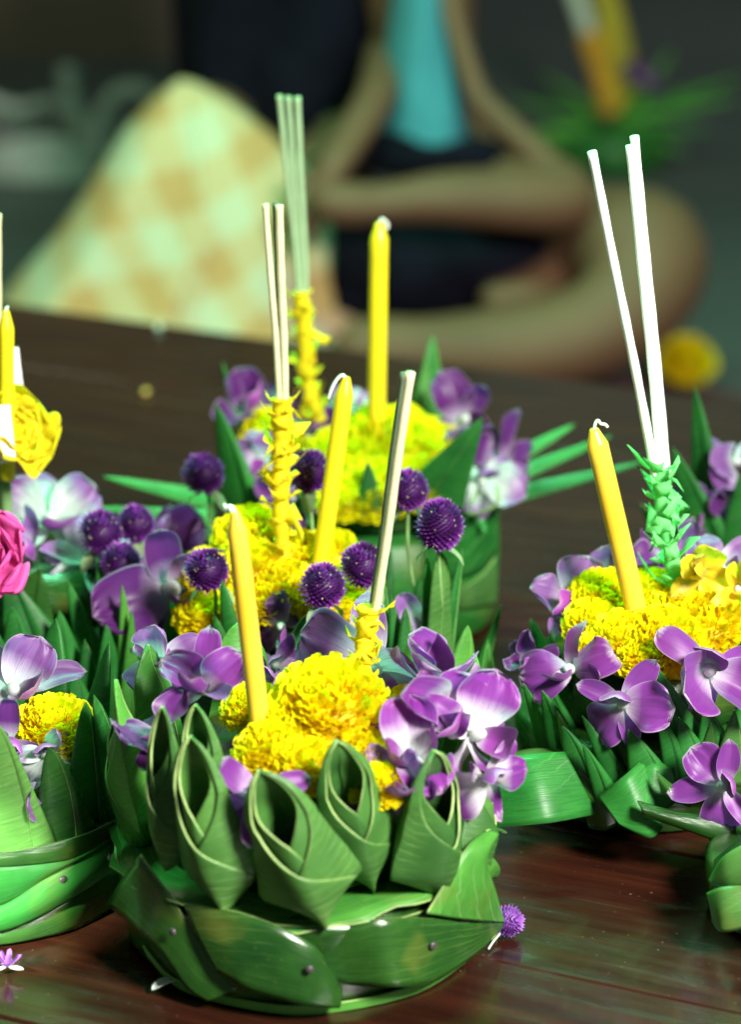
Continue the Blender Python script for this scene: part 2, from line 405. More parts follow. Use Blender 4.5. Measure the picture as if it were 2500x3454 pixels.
# ------------------------------------------------------------------ flowers
def petal_mesh(L, W, curl=.3, cup=.15, ruffle=.05, seed=0, pa=.62, pb=.55, mats=(), nu=10, nv=14, tip=0, frill=0):
    rnd = random.Random(seed); p1, p2 = rnd.uniform(0, 6), rnd.uniform(0, 6)
    vm = pa/(pa+pb); mx = vm**pa*(1-vm)**pb
    def f(u, v):
        vv = .004+.996*v
        half = W/2*((vv**pa)*(max(0, 1-vv)**pb)/mx) + W*.02
        s = u*2-1
        th = curl*vv; ar = L*(math.sin(th)/curl if abs(curl) > 1e-3 else vv); az = L*((1-math.cos(th))/curl if abs(curl) > 1e-3 else 0)
        z = az+cup*half*s*s + ruffle*half*abs(s)**1.5*math.sin(7*vv+p1+(2 if s > 0 else 0)) + .04*half*math.sin(3*s+p2)
        y = ar
        if frill: z += frill*half*vv**2*(math.sin(11*s+p2)+.6*math.sin(23*s+p1))*.5; y += frill*.25*L*vv**3*math.sin(17*s+p1)
        if tip and vv > .8: z += tip*L*(vv-.8)**2*12
        return (s*half, y, z)
    return grid('petal', f, nu, nv, mats)
_pm = {}
def opetal(kind, var, k):
    key = (kind, var, k)
    if key not in _pm:
        mt = (LIP,) if kind == 'lip' and var != 'yellow' else ((YORC,) if var == 'yellow' else (ORC[var],))
        r = random.Random(k*13+len(kind))
        if kind == 'sepal': a = petal_mesh(1, .50, r.uniform(-1.0, 1.3), r.uniform(-.5, .7), .16, k, .60, .50, mt, 10, 14, r.uniform(-.3, .6), .09)
        elif kind == 'petal': a = petal_mesh(1, .92, r.uniform(-1.0, 1.4), r.uniform(-.4, .8), .26, k+5, .62, .36, mt, 18, 16, 0, .13)
        else: a = petal_mesh(.85, .62, 1.5, .75, .18, k+9, .45, .35, mt, 10, 12)
        _pm[key] = a
    return _pm[key]
ocount = 0
def orchid(P, face, roll, size, var, label, group=None, keep='sspplc', tilt=.25, cat='orchid', name='orchid'):
    """an orchid bloom: sepals, two broad petals, lip and column round a small throat"""
    global ocount; ocount += 1
    rnd = random.Random(ocount*3+1)
    root = empty(name, P, label, cat, group)
    z = Vector(face).normalized(); q = z.to_track_quat('Z', 'Y'); Mb = Matrix.Translation(P) @ q.to_matrix().to_4x4() @ Matrix.Rotation(roll, 4, 'Z')
    def put(kind, ang, sc, lift, tl):
        M = Mb @ Matrix.Rotation(R_(ang-90), 4, 'Z') @ Matrix.Translation((0, size*.03, lift*size)) @ Matrix.Rotation(tl, 4, 'X') @ Matrix.Rotation(rnd.uniform(-.55, .55), 4, 'Y') @ Matrix.Diagonal((sc*size*rnd.uniform(.8, 1.05), sc*size, sc*size, 1))
        nm = {'sepal': 'sepal', 'petal': 'petal', 'lip': 'lip'}[kind]
        obj(nm, opetal(kind, var, rnd.randrange(9)), root, M)
    for a in (90, 212, 328): put('sepal', a+rnd.uniform(-12, 12), rnd.uniform(.8, 1.1), -.03, tilt+rnd.uniform(-.5, .6))
    for a in (22, 158): put('petal', a+rnd.uniform(-22, 22), rnd.uniform(.8, 1.08), .02, tilt+rnd.uniform(-.5, .75))
    put('lip', 270+rnd.uniform(-10, 10), .9, .05, .55)
    me = bpy.data.meshes.get('orchid_column') or lathe_mesh('orchid_column', [(.02, 0), (.10, .05), (.11, .14), (.08, .24), (.03, .29)], (COLUMN,), 10)
    obj('column', me, root, Mb @ Matrix.Diagonal((size, size, size, 1)))
    return root
def marigold_mesh(seed, mat, n=330, flat=.66, ps=.27):
    """a pompon of ruffled ray petals, unit radius"""
    rnd = random.Random(seed); V, Fc, uv = [], [], []
    for i in range(n):
        t = (i+.5)/n; th = math.acos(1-t*1.12) if t*1.12 < 2 else math.pi; ph = i*2.39996+rnd.uniform(-.25, .25)
        d = Vector((math.sin(th)*math.cos(ph), math.sin(th)*math.sin(ph), math.cos(th)*flat))
        rr = rnd.uniform(.86, 1.06)
        out = Vector((math.sin(th)*math.cos(ph), math.sin(th)*math.sin(ph), max(.08, math.cos(th))*1.0)).normalized()
        tangent = Vector((math.cos(th)*math.cos(ph), math.cos(th)*math.sin(ph), -math.sin(th)))
        side = Vector((-math.sin(ph), math.cos(ph), 0)); side = (side*math.cos(.6*rnd.uniform(-1, 1))+tangent*rnd.uniform(-.7, .7)).normalized()
        nrm = out.cross(side)
        wdt = ps*rnd.uniform(.75, 1.25); ln = ps*rnd.uniform(.9, 1.4); lean = rnd.uniform(.0, .7)
        b0 = d*(rr-ln*.75)*1.0
        k0 = len(V)
        for j in range(3):
            v = j/2
            for k in range(5):
                s = k/2-1; hw = wdt/2*(.35+.65*v**.7)
                p = b0+out*ln*(v-.14*v*s*s)+side*hw*s+nrm*(lean*ln*.45*v*v+ (.16*wdt*math.sin(k*2.6+i) if j == 2 else .05*wdt*math.sin(k*2+i)))
                V.append(p); uv.append((k/4, v))
        for j in range(2):
            for k in range(4):
                a = k0+j*5+k; Fc.append((a, a+1, a+6, a+5))
    k0 = len(V)
    for j in range(7):
        for i in range(14):
            th = math.pi*.62*j/6; q_ = 2*math.pi*i/14; V.append(Vector((math.sin(th)*math.cos(q_), math.sin(th)*math.sin(q_), math.cos(th)*flat))*.80); uv.append((0, .15))
    for j in range(6):
        for i in range(14): Fc.append((k0+j*14+i, k0+j*14+(i+1) % 14, k0+(j+1)*14+(i+1) % 14, k0+(j+1)*14+i))
    return mesh('marigold_petals', V, Fc, (mat,), uv)
MM = {}
calyx_me = None
mcount = 0
def marigold(P, R, label, group, var='y', face=(0, -.25, 1), flat=None):
    global mcount, calyx_me; mcount += 1
    key = (var, mcount % 3)
    if key not in MM: MM[key] = marigold_mesh(mcount+40, MARI if var == 'y' else MARI_L)
    root = empty('marigold', P, label, 'marigold', group)
    q = Vector(face).normalized().to_track_quat('Z', 'Y')
    M = Matrix.Translation(P) @ q.to_matrix().to_4x4() @ Matrix.Rotation(mcount*1.3, 4, 'Z') @ Matrix.Diagonal((R, R, R*(flat or 1), 1))
    o = obj('petal_mass', MM[key], root, M); o['kind'] = 'stuff'
    if calyx_me is None: calyx_me = lathe_mesh('calyx', [(.12, -.75), (.28, -.55), (.50, -.25), (.54, -.1), (.4, .05)], (STEM,), 14, .03)
    obj('calyx', calyx_me, root, M)
    return root
def amaranth_mesh(seed, elong=1.0, n=230):
    rnd = random.Random(seed); V, Fc, uv = [], [], []
    for i in range(n):
        t = (i+.5)/n; cz = 1-1.86*t; sz = math.sqrt(max(0, 1-cz*cz)); ph = i*2.39996
        d = Vector((sz*math.cos(ph), sz*math.sin(ph), cz))
        out = (d+Vector((0, 0, .55))).normalized() if cz < .75 else d
        side = Vector((-math.sin(ph), math.cos(ph), 0)); nr = out.cross(side)
        ln = rnd.uniform(.24, .42); wd = rnd.uniform(.10, .16)
        b = Vector((d.x, d.y, d.z*elong))*.74
        k = len(V)
        V += [b-side*wd*.6, b+side*wd*.6, b+out*ln*.55+side*wd, b+out*ln*.55-side*wd, b+out*ln*1.05+d*.05, b+out*ln*.5+d*.10]
        uv += [(0, 0), (1, 0), (1, .5), (0, .5), (.5, 1), (.5, .55)]
        Fc += [(k, k+1, k+5), (k+1, k+2, k+5), (k+2, k+4, k+5), (k+4, k+3, k+5), (k+3, k, k+5)]
    # dark core
    k0 = len(V)
    for j in range(7):
        for i in range(12):
            th = math.pi*j/6; q = 2*math.pi*i/12; V.append(Vector((math.sin(th)*math.cos(q), math.sin(th)*math.sin(q), math.cos(th)*elong))*.76); uv.append((0, .1))
    for j in range(6):
        for i in range(12): Fc.append((k0+j*12+i, k0+j*12+(i+1) % 12, k0+(j+1)*12+(i+1) % 12, k0+(j+1)*12+i))
    return mesh('bracts', V, Fc, (AMA,), uv)
def dots_mesh(seed, elong=1.0, n=26):
    rnd = random.Random(seed); V, Fc = [], []
    for i in range(n):
        cz = rnd.uniform(-.5, .95); ph = rnd.uniform(0, 6.28); sz = math.sqrt(1-cz*cz)
        d = Vector((sz*math.cos(ph), sz*math.sin(ph), cz*elong))*rnd.uniform(1.0, 1.06); s = rnd.uniform(.018, .036); k = len(V)
        for ax in ((1, 0, 0), (-1, 0, 0), (0, 1, 0), (0, -1, 0), (0, 0, 1.5), (0, 0, -1.5)): V.append(d+Vector(ax)*s)
        Fc += [(k, k+2, k+4), (k+2, k+1, k+4), (k+1, k+3, k+4), (k+3, k, k+4), (k+2, k, k+5), (k+1, k+2, k+5), (k+3, k+1, k+5), (k, k+3, k+5)]
    return mesh('florets', V, Fc, (AMA_DOT,))
AMs = [amaranth_mesh(s) for s in range(3)]; AMd = [dots_mesh(s) for s in range(3)]
AMe = amaranth_mesh(9, 1.25, 300); AMed = dots_mesh(9, 1.25, 50)
acount = 0
def amaranth(P, R, foot, label, group=None, tall=False, lean=(0, 0, 1)):
    global acount; acount += 1; k = acount % 3
    root = empty('globe_amaranth', foot, label, 'globe amaranth', group)
    q = Vector(lean).normalized().to_track_quat('Z', 'Y')
    M = Matrix.Translation(P) @ q.to_matrix().to_4x4() @ Matrix.Rotation(acount*1.7, 4, 'Z') @ Matrix.Diagonal((R, R, R, 1))
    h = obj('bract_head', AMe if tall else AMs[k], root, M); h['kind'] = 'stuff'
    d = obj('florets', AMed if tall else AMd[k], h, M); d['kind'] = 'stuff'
    ax = Vector(lean).normalized(); neck = P-ax*R*(1.0 if not tall else 1.2)
    mid = (neck+foot)/2+Vector((random.uniform(-.003, .003), 0, 0))
    obj('stem', tube_mesh('stem', [neck+ax*R*.5, neck-ax*R*.4, mid, foot], .0011, (STEM,), 7), root)
    for a in (0.6, 3.4):
        pm = petal_mesh(R*1.5, R*.7, -.9, .3, .1, acount, .5, .6, (BRACT,), 6, 8)
        obj('bract_leaf', pm, root, Matrix.Translation(neck+ax*R*.12) @ Matrix.Rotation(a+acount, 4, 'Z') @ Matrix.Rotation(-.25, 4, 'X'))
    return root
def candle(base, top, r, label, wax, wick=((0, 0, 0), (0, 0, .003), (.002, 0, .006), (.004, -.001, .005)), sink=.01, tip=.010):
    ax = (top-base).normalized(); L = (top-base).length; root = empty('candle', base-ax*sink, label, 'candle')
    M = frame(base-ax*sink, ax, Vector((0, -1, 0)))
    prof = [(r*.97, 0), (r, .003), (r*1.0, L*.5), (r*.98, L+sink-tip), (r*.86, L+sink-tip*.82), (r*.45, L+sink-tip*.1), (r*.34, L+sink)]
    p2 = []
    for (a, b), (c, d) in zip(prof[:-1], prof[1:]):
        k = 6 if d-b > .02 else 1
        p2 += [(a+(c-a)*i/k, b+(d-b)*i/k) for i in range(k)]
    p2.append(prof[-1])
    obj('wax_body', lathe_mesh('wax_body', p2, (wax,), 24, .006, int(L*1e5)), root, M)
    wb = top
    obj('wick', tube_mesh('wick', [wb-ax*.002]+[wb+Vector(q) for q in wick], lambda t: .0009*(1-.15*t), (WICK,), 7, 18), root)
    return root
def incense(base, top, r, label, mat, sink=.0, group=None):
    ax = (top-base).normalized(); root = tag(obj('incense_stick', None or tube_mesh('incense_stick', [Vector((0, 0, 0)), (top-base)*.33+Vector((.0004, 0, 0)), (top-base)*.66, top-base], lambda t: r*.88*(1+.05*math.sin(40*t)), (mat,), 10, 24), None, Matrix.Translation(base)), label, 'incense stick', group)
    return root
def crepe_wrap(pts, r0, mat, label, seed, frill=46, fl=.010, tw=9):
    """crepe paper strip wound round the feet of the incense, its fringed edge curling out"""
    rnd = random.Random(seed); root = empty('paper_wrap', pts[-1], label, 'paper wrap')
    def rad(t): return r0*(1.12-.28*t+.10*math.sin(t*31+seed)+.06*math.sin(t*77))
    obj('wound_paper', tube_mesh('wound_paper', pts, rad, (mat,), 14, 46), root)
    V, Fc = [], []; turns = frill/6; per = 23; n_ = int(turns*per); gap = False
    for i in range(n_+1):
        t = i/n_*.97+.01; q = 2*math.pi*i/per; c = cr(pts, t); d = (cr(pts, min(1, t+.02))-cr(pts, max(0, t-.02))).normalized()
        a = Vector((1, 0, 0)); a = (a-d*a.dot(d)).normalized(); b = d.cross(a); o_ = a*math.cos(q)+b*math.sin(q); s_ = d.cross(o_)
        tooth = (.15, .9, 1.15, 1, .3)[i % 5]*rnd.uniform(.55, 1.2); big = 1+1.1*max(0, math.sin(i*.37+seed))**6
        L = fl*.55*tooth*big; k = len(V); up = rnd.uniform(.35, 1.1)*(-1 if math.sin(i*.23) > -.75 else 1)
        V += [c+o_*r0*.72, c+o_*(r0*1.0+L*.35)+d*(up*L*.35), c+o_*(r0*1.0+L*.75)+d*(up*L)+s_*(L*.35*math.sin(i*1.7))]
        if i and rnd.random() > .06: Fc += [(k-3, k, k+1, k-2), (k-2, k+1, k+2, k-1)]
    f = obj('fringe', mesh('fringe', V, Fc, (mat,)), root, None, solid=.00025); f['kind'] = 'stuff'
    return root
def rose(P, face, size, mat, label, n=9, name='paper_rose', open_=.9):
    root = empty(name, P, label, 'paper rose')
    q = Vector(face).normalized().to_track_quat('Z', 'Y'); Mb = Matrix.Translation(P) @ q.to_matrix().to_4x4()
    rnd = random.Random(n)
    for i in range(n):
        k = i/n; L = size*(.55+.5*k)
        me = petal_mesh(L, L*1.3, -.5+.9*k*open_, .55-.2*k, .30, i+n, .38, .16, (mat,), 26, 20, 0, .20)
        M = Mb @ Matrix.Rotation(i*2.4, 4, 'Z') @ Matrix.Translation((0, size*.08*k, 0)) @ Matrix.Rotation(R_(84-52*k*open_), 4, 'X')
        obj('petal', me, root, M, solid=.0003)
    obj('calyx', lathe_mesh('calyx', [(size*.08, -size*.5), (size*.12, -size*.2), (size*.3, 0), (size*.26, size*.1)], (STEM,), 12), root, Mb)
    return root

# ------------------------------------------------------------------ krathongs
def krathong(cx, cy, label):
    return {'c': (cx, cy), 'o': empty('krathong', (cx, cy, 0), label, 'krathong', 'krathongs on the wooden table')}
def drum(K, r0, r1, h, mat=GLOSS, z0=.0015):
    me = lathe_mesh('drum', [(r0*.96, 0), (r0, .002), ((r0+r1)/2*1.01, h*.5), (r1, h-.002), (r1*.95, h)], (mat,), 48, .008, int(r0*1e4))
    return obj('leaf_drum', me, K['o'], Matrix.Translation((K['c'][0], K['c'][1], z0)))
def pin(K, p, r, size=.0021):
    P = on_cyl(*p, K['c'], r); rad = Vector((P.x-K['c'][0], P.y-K['c'][1], 0)).normalized()
    me = bpy.data.meshes.get('pin_head') or lathe_mesh('pin_head', [(1, 0), (1, .25), (.7, .55), (.2, .65)], (PIN,), 12)
    obj('pin', me, K['o'], frame(P, rad, Vector((0, 0, 1))) @ Matrix.Diagonal((size, size, size, 1)))

# --- K1: looped lotus petals on a broad wrapped base
K1 = krathong(-.034, 0, 'krathong with open looped leaf petals on a wide pinned leaf base')
drum(K1, .080, .088, .046, GLOSS)
def ring_f(u, v):
    q_ = 2*math.pi*u; rr_ = .0875+.0060*v+.0012*math.sin(3*q_+1)+.0008*math.sin(8*q_); zz = .004+.043*v+.0022*math.sin(4*q_+2)*v
    return (K1['c'][0]+rr_*math.cos(q_), K1['c'][1]+rr_*math.sin(q_), zz)
rm = grid('wrapped_leaf_band', ring_f, 96, 8, (GLOSS, EDGE))
for d in rm.uv_layers[0].data: d.uv = (d.uv[0]*5, d.uv[1]*.4)
obj('wrapped_leaf_band', rm, K1['o'], None, solid=.0012, rim=True)
strip(K1, [(483, 3187), (592, 3300), (848, 3375), (1100, 3385), (1396, 3320), (1560, 3220)],
      [(500, 3225), (615, 3337), (848, 3402), (1080, 3418), (1396, 3352), (1570, 3245)], .0900, (LIGHT, EDGE), bulge=.0, seed=1)
strip(K1, [(474, 2881), (601, 3059), (680, 3175), (752, 3280), (800, 3330)], [(364, 3050), (470, 3140), (547, 3214), (625, 3325), (700, 3375)], [.0960, .0950, .095, .0955, .096], (GLOSS, EDGE), rb=[.0990, .0995, .100, .100, .0985], seed=2, bulge=.001)
strip(K1, [(1022, 3150), (1080, 3126), (1122, 3114), (1290, 3096), (1442, 3095), (1580, 3112), (1700, 3113)],
      [(1122, 3300), (1165, 3316), (1214, 3322), (1330, 3326), (1442, 3319), (1560, 3250), (1660, 3165)],
      [.0900, .0905, .0915, .0975, .0965, .0985, .1015], (GLOSS, EDGE), rb=[.0935, .0940, .0955, .1040, .1020, .1020, .1015], seed=3, bulge=.0008)
strip(K1, [(620, 3045), (700, 3056), (812, 3077), (940, 3123), (1058, 3187), (1104, 3250), (1134, 3300), (1150, 3330)],
      [(738, 3278), (790, 3312), (848, 3342), (994, 3383), (1060, 3392), (1100, 3396), (1122, 3397), (1145, 3396)],
      [.0950, .0965, .0970, .0975, .0980, .0980, .0965, .0945], (GLOSS, EDGE), rb=[.1010, .1025, .1040, .1045, .1035, .1015, .1000, .0975], seed=4, bulge=.0014)
strip(K1, [(1440, 3078), (1510, 2960), (1580, 2850), (1640, 2800)], [(1700, 3110), (1672, 3010), (1640, 2900), (1665, 2812)], [.0995]*4, (LIGHT, EDGE), seed=5, bulge=.004, rb=[.1012]*4)
strip(K1, [(1640, 2800), (1672, 2790), (1706, 2806)], [(1650, 2822), (1678, 2800), (1708, 2811)], .1005, (LIGHT, EDGE), bulge=0, seed=6, nu=10)
strip(K1, [(1560, 2920), (1610, 2850), (1640, 2880)], [(1600, 3010), (1655, 2965), (1672, 2960)], .097, (LIGHT, EDGE), seed=7)
# leaf disk on top of the base
def disk_f(u, v):
    q = 2*math.pi*u; r = .012+.083*v; r += (.0025*math.sin(19*q) if v > .99 else 0)
    return (K1['c'][0]+r*math.cos(q), K1['c'][1]+r*math.sin(q), .0495+.003*math.sin(5*q)*v)
obj('leaf_disk', grid('leaf_disk', disk_f, 72, 6, (LIGHT, EDGE)), K1['o'], None, solid=.0008, rim=True)
for p, r in (((1044, 3267), .1050), ((1460, 3187), .1015), ((583, 3141), .1005)): pin(K1, p, r)
add_open_petal(K1, (650, 2478), (790, 3028), 320, .084, .094, 1)
add_open_petal(K1, (875, 2590), (1090, 3062), 365, .086, .104, 2)
add_open_petal(K1, (1130, 2490), (1230, 2950), 310, .066, .082, 3)
add_open_petal(K1, (1455, 2528), (1425, 2985), 345, .082, .092, 4, t0=.40)
add_open_petal(K1, (1605, 2522), (1560, 2960), 250, .088, .088, 5)
add_open_petal(K1, (560, 2382), (600, 2900), 230, .083, .083, 6)
add_open_petal(K1, (668, 2374), (760, 2840), 250, .070, .074, 7)
c1 = K1['c']
for ang, ln, s in ((18, .085, 8), (48, .082, 9), (80, .080, 10), (112, .080, 11), (150, .083, 12), (-5, .088, 13), (185, .086, 14)):
    d = Vector((math.cos(R_(ang)), math.sin(R_(ang)), 0)); B = Vector((*c1, .050))+d*.076; A = Vector((*c1, .052+ln))+d*.088
    M = frame(B, A-B, d); ol, orr, il, ir = open_petal((A-B).length, .046, .025, s, mats=(LIGHT, EDGE))
    p = obj('petal', ol, K1['o'], M, solid=.0009, rim=True); obj('flap', orr, p, M, solid=.0008, rim=True)
    obj('inner_fold', il, p, M, solid=.0008, rim=True); obj('inner_fold', ir, p, M, solid=.0008, rim=True)
obj('leaf_core', lathe_mesh('leaf_core', [(.060, 0), (.068, .003), (.066, .035), (.058, .048), (.02, .052)], (GLOSS,), 30, .02), K1['o'], Matrix.Translation((*c1, .0515)))

# --- K2: broad dark petals, strips wound low, brightly lit side
K2 = krathong(-.204, .058, 'krathong with broad dark green leaf petals and plain wound leaf base')
c2 = K2['c']; drum(K2, .072, .080, .046, GLOSS)
L2 = [[(-160, 2870), (0, 2873), (149, 2849), (298, 2807), (440, 2735)], [(-160, 2915), (0, 2920), (166, 2907), (268, 2883), (400, 2800)],
      [(-160, 3060), (0, 3054), (171, 2951), (298, 2870), (420, 2790)], [(-160, 3150), (0, 3139), (128, 3092), (298, 2990), (440, 2890)],
      [(-160, 3186), (0, 3183), (128, 3162), (256, 3128), (420, 3050)]]
strip(K2, L2[3], L2[4], .083, (GLOSS, EDGE), seed=21, bulge=.001)
strip(K2, L2[2], L2[3], .0875, (LEAF, EDGE), seed=22, bulge=.003, rb=.086)
strip(K2, L2[1], L2[2], .088, (LEAF, EDGE), seed=23, bulge=.002, rb=.0865)
strip(K2, L2[0], L2[1], .0885, (GLOSS, EDGE), seed=24, bulge=.001)
pin(K2, (212, 2965), .0895); pin(K2, (371, 2888), .0895)
for ap, ba, wp, yb, ya, dr, mt, nm in [
    ((-30, 2420), (60, 2880), 270, -.012, -.022, .30, PALE, 0), ((160, 2515), (235, 2910), 280, .000, -.005, .28, GLOSS, 0),
    ((282, 2362), (300, 2780), 190, .025, .02, .35, LEAF, 0), ((303, 2342), (470, 2900), 215, .030, .022, .30, LEAF, 0),
    ((-150, 2440), (-120, 2880), 260, -.010, -.02, .3, LEAF, 0)]:
    add_cone(K2, ap, ba, wp, yb, ya, dr, (mt, EDGE), blunt=.16, bend=.03, name='petal')
for ang in (25, 60, 95, 130, 165):
    d = Vector((math.cos(R_(ang)), math.sin(R_(ang)), 0)); B = Vector((*c2, .046))+d*.062; A = Vector((*c2, .118))+d*.076
    obj('petal', cone_mesh((A-B).length, .042, .35, ang, (LEAF, EDGE), .12), K2['o'], frame(B, A-B, d), solid=.0006, rim=True)
obj('leaf_core', lathe_mesh('leaf_core', [(.050, 0), (.055, .003), (.050, .030), (.02, .038)], (GLOSS,), 30, .02), K2['o'], Matrix.Translation((*c2, .0465)))

# --- K3: tall leaf cones, pink rose
K3 = krathong(-.205, .280, 'krathong of tall leaf cones and folded panels bearing a pink paper rose')
c3 = K3['c']; drum(K3, .072, .074, .060, GLOSS)
for ap, ba, wp, yb, ya, dr, mt in [
    ((228, 1960), (330, 2330), 150, .215, .21, .4, LEAF), ((325, 1880), (390, 2300), 100, .225, .225, .5, LEAF), ((345, 1900), (420, 2200), 120, .245, .245, .5, LEAF),
    ((412, 1975), (440, 2420), 125, .190, .185, .55, LIGHT), ((425, 1955), (510, 2230), 170, .215, .215, .4, LEAF), ((445, 2060), (440, 2440), 105, .182, .18, .5, LIGHT),
    ((285, 2160), (310, 2420), 150, .195, .19, .45, LEAF), ((135, 2230), (195, 2400), 110, .19, .185, .45, LEAF), ((130, 1915), (60, 2280), 330, .212, .215, .18, GLOSS),
    ((20, 1930), (130, 2230), 260, .205, .215, .2, LEAF), ((-20, 2120), (60, 2420), 140, .188, .18, .5, LEAF), ((-90, 1950), (-60, 2400), 200, .205, .205, .4, LEAF)]:
    add_cone(K3, ap, ba, wp, yb, ya, dr, (mt, EDGE), blunt=.06, name='leaf_cone')
for ap, ba, wp, yb in [((40, 2050), (70, 2330), 140, .197), ((200, 2060), (250, 2360), 130, .20), ((360, 2110), (370, 2430), 120, .186), ((500, 2150), (500, 2420), 120, .187), ((90, 2260), (100, 2460), 130, .178), ((250, 2270), (270, 2470), 130, .180), ((560, 2230), (540, 2450), 120, .19)]:
    add_cone(K3, ap, ba, wp*1.3, yb, yb-.004, .38, (LEAF, EDGE), blunt=.07, name='leaf_cone')
for ang in range(0, 181, 30):
    d = Vector((math.cos(R_(ang)), math.sin(R_(ang)), 0)); B = Vector((*c3, .045))+d*.058; A = Vector((*c3, .105))+d*.070
    obj('leaf_cone', cone_mesh((A-B).length, .030, .5, ang, (LEAF, EDGE)), K3['o'], frame(B, A-B, d), solid=.0006, rim=True)
obj('leaf_core', lathe_mesh('leaf_core', [(.050, 0), (.055, .003), (.052, .03), (.02, .036)], (GLOSS,), 30, .02), K3['o'], Matrix.Translation((*c3, .0625)))

# --- K4: globe amaranths and slim cones round a heap of marigolds
K4 = krathong(-.045, .232, 'krathong heaped with marigolds inside a ring of leaf cones and globe amaranths')
c4 = K4['c']; drum(K4, .074, .078, .055, GLOSS)
for ap, ba, wp, yb, ya, dr, mt in [
    ((1033, 2075), (965, 2330), 165, .150, .150, .45, LEAF), ((1102, 2062), (1100, 2300), 80, .156, .156, .6, LEAF), ((1212, 2055), (1140, 2330), 130, .152, .152, .45, LEAF),
    ((748, 1955), (820, 2320), 120, .160, .160, .5, LEAF), ((724, 2078), (800, 2360), 135, .150, .150, .5, LEAF), ((665, 2172), (655, 2330), 120, .150, .150, .45, LIGHT),
    ((1318, 2010), (1345, 2260), 90, .165, .165, .5, LEAF), ((1368, 2050), (1370, 2290), 105, .160, .16, .5, LEAF), ((1430, 2160), (1410, 2320), 80, .155, .155, .5, LEAF),
    ((1290, 1950), (1310, 2240), 70, .18, .18, .6, LEAF), ((1560, 1850), (1490, 2290), 90, .19, .20, .5, LEAF),
    ((1578, 2110), (1530, 2380), 190, .148, .150, .35, LIGHT), ((1645, 2160), (1640, 2400), 140, .160, .160, .35, LIGHT), ((1690, 2040), (1600, 2330), 90, .20, .20, .4, LEAF)]:
    add_cone(K4, ap, ba, wp, yb, ya, dr, (mt, EDGE), blunt=.10, name='leaf_cone')
add_cone(K4, (1488, 1860), (1478, 2270), 120, .172, .172, .22, (PALE, EDGE), blunt=.6, name='folded_leaf')
add_cone(K4, (1440, 1880), (1440, 2270), 60, .178, .178, .3, (LEAF, EDGE), blunt=.5, name='folded_leaf')
for ang in (5, 40, 75, 105, 140, 175):
    d = Vector((math.cos(R_(ang)), math.sin(R_(ang)), 0)); B = Vector((*c4, .045))+d*.062; A = Vector((*c4, .100))+d*.074
    obj('leaf_cone', cone_mesh((A-B).length, .028, .5, ang, (LEAF, EDGE)), K4['o'], frame(B, A-B, d), solid=.0006, rim=True)
obj('leaf_core', lathe_mesh('leaf_core', [(.055, 0), (.060, .003), (.056, .035), (.02, .045)], (GLOSS,), 30, .02), K4['o'], Matrix.Translation((*c4, .0575)))

# --- K5: tall drum with horizontal leaf spears
K5 = krathong(-.002, .440, 'tall drum krathong wrapped in plain leaf with flat leaf spears sticking out sideways')
c5 = K5['c']; drum(K5, .082, .083, .072, LEAF)
strip(K5, [(1480, 2010), (1600, 1960), (1672, 1880)], [(1480, 2060), (1600, 2050), (1672, 2040)], .0845, (PALE, EDGE), seed=51, bulge=.001)
strip(K5, [(1430, 1700), (1560, 1690), (1672, 1650)], [(1430, 1960), (1600, 1940), (1672, 1860)], .0845, (LEAF, EDGE), seed=52, bulge=.001)
for ap, ba, wp, yb, ya, dr, mt in [
    ((748, 1220), (800, 1440), 110, .470, .48, .4, LEAF), ((725, 1362), (830, 1740), 205, .395, .385, .35, LEAF),
    ((1462, 1135), (1438, 1430), 165, .500, .51, .28, LEAF), ((1440, 1200), (1420, 1430), 90, .492, .50, .4, LIGHT), ((1628, 1412), (1460, 1680), 240, .372, .362, .30, LEAF),
    ((1000, 1560), (1000, 1760), 130, .372, .37, .4, LEAF), ((1240, 1560), (1250, 1760), 130, .36, .36, .4, LEAF)]:
    add_cone(K5, ap, ba, wp, yb, ya, dr, (mt, EDGE), blunt=.04, name='leaf_cone', bend=-.01)
for ap, ba, wp, yb, ya in [((348, 1608), (720, 1690), 92, .40, .40), ((285, 1712), (720, 1750), 78, .385, .385), ((500, 1790), (720, 1800), 60, .38, .37),
    ((1940, 1432), (1640, 1600), 88, .47, .49), ((2065, 1470), (1640, 1640), 86, .455, .465), ((2180, 1556), (1640, 1690), 92, .435, .435), ((1640, 1800), (1600, 1700), 60, .40, .38)]:
    add_cone(K5, ap, ba, wp, yb, ya, .22, (LEAF, EDGE), blunt=.12, bend=0, name='leaf_spear', front=Vector((0, -.55, .85)))
for ang in (30, 65, 100, 135):
    d = Vector((math.cos(R_(ang)), math.sin(R_(ang)), 0)); B = Vector((*c5, .066))+d*.066; A = Vector((*c5, .108))+d*.078
    obj('leaf_cone', cone_mesh((A-B).length, .03, .4, ang, (LEAF, EDGE)), K5['o'], frame(B, A-B, d), solid=.0006, rim=True)
obj('leaf_core', lathe_mesh('leaf_core', [(.060, 0), (.070, .003), (.062, .018), (.02, .026)], (GLOSS,), 30, .02), K5['o'], Matrix.Translation((*c5, .0745)))

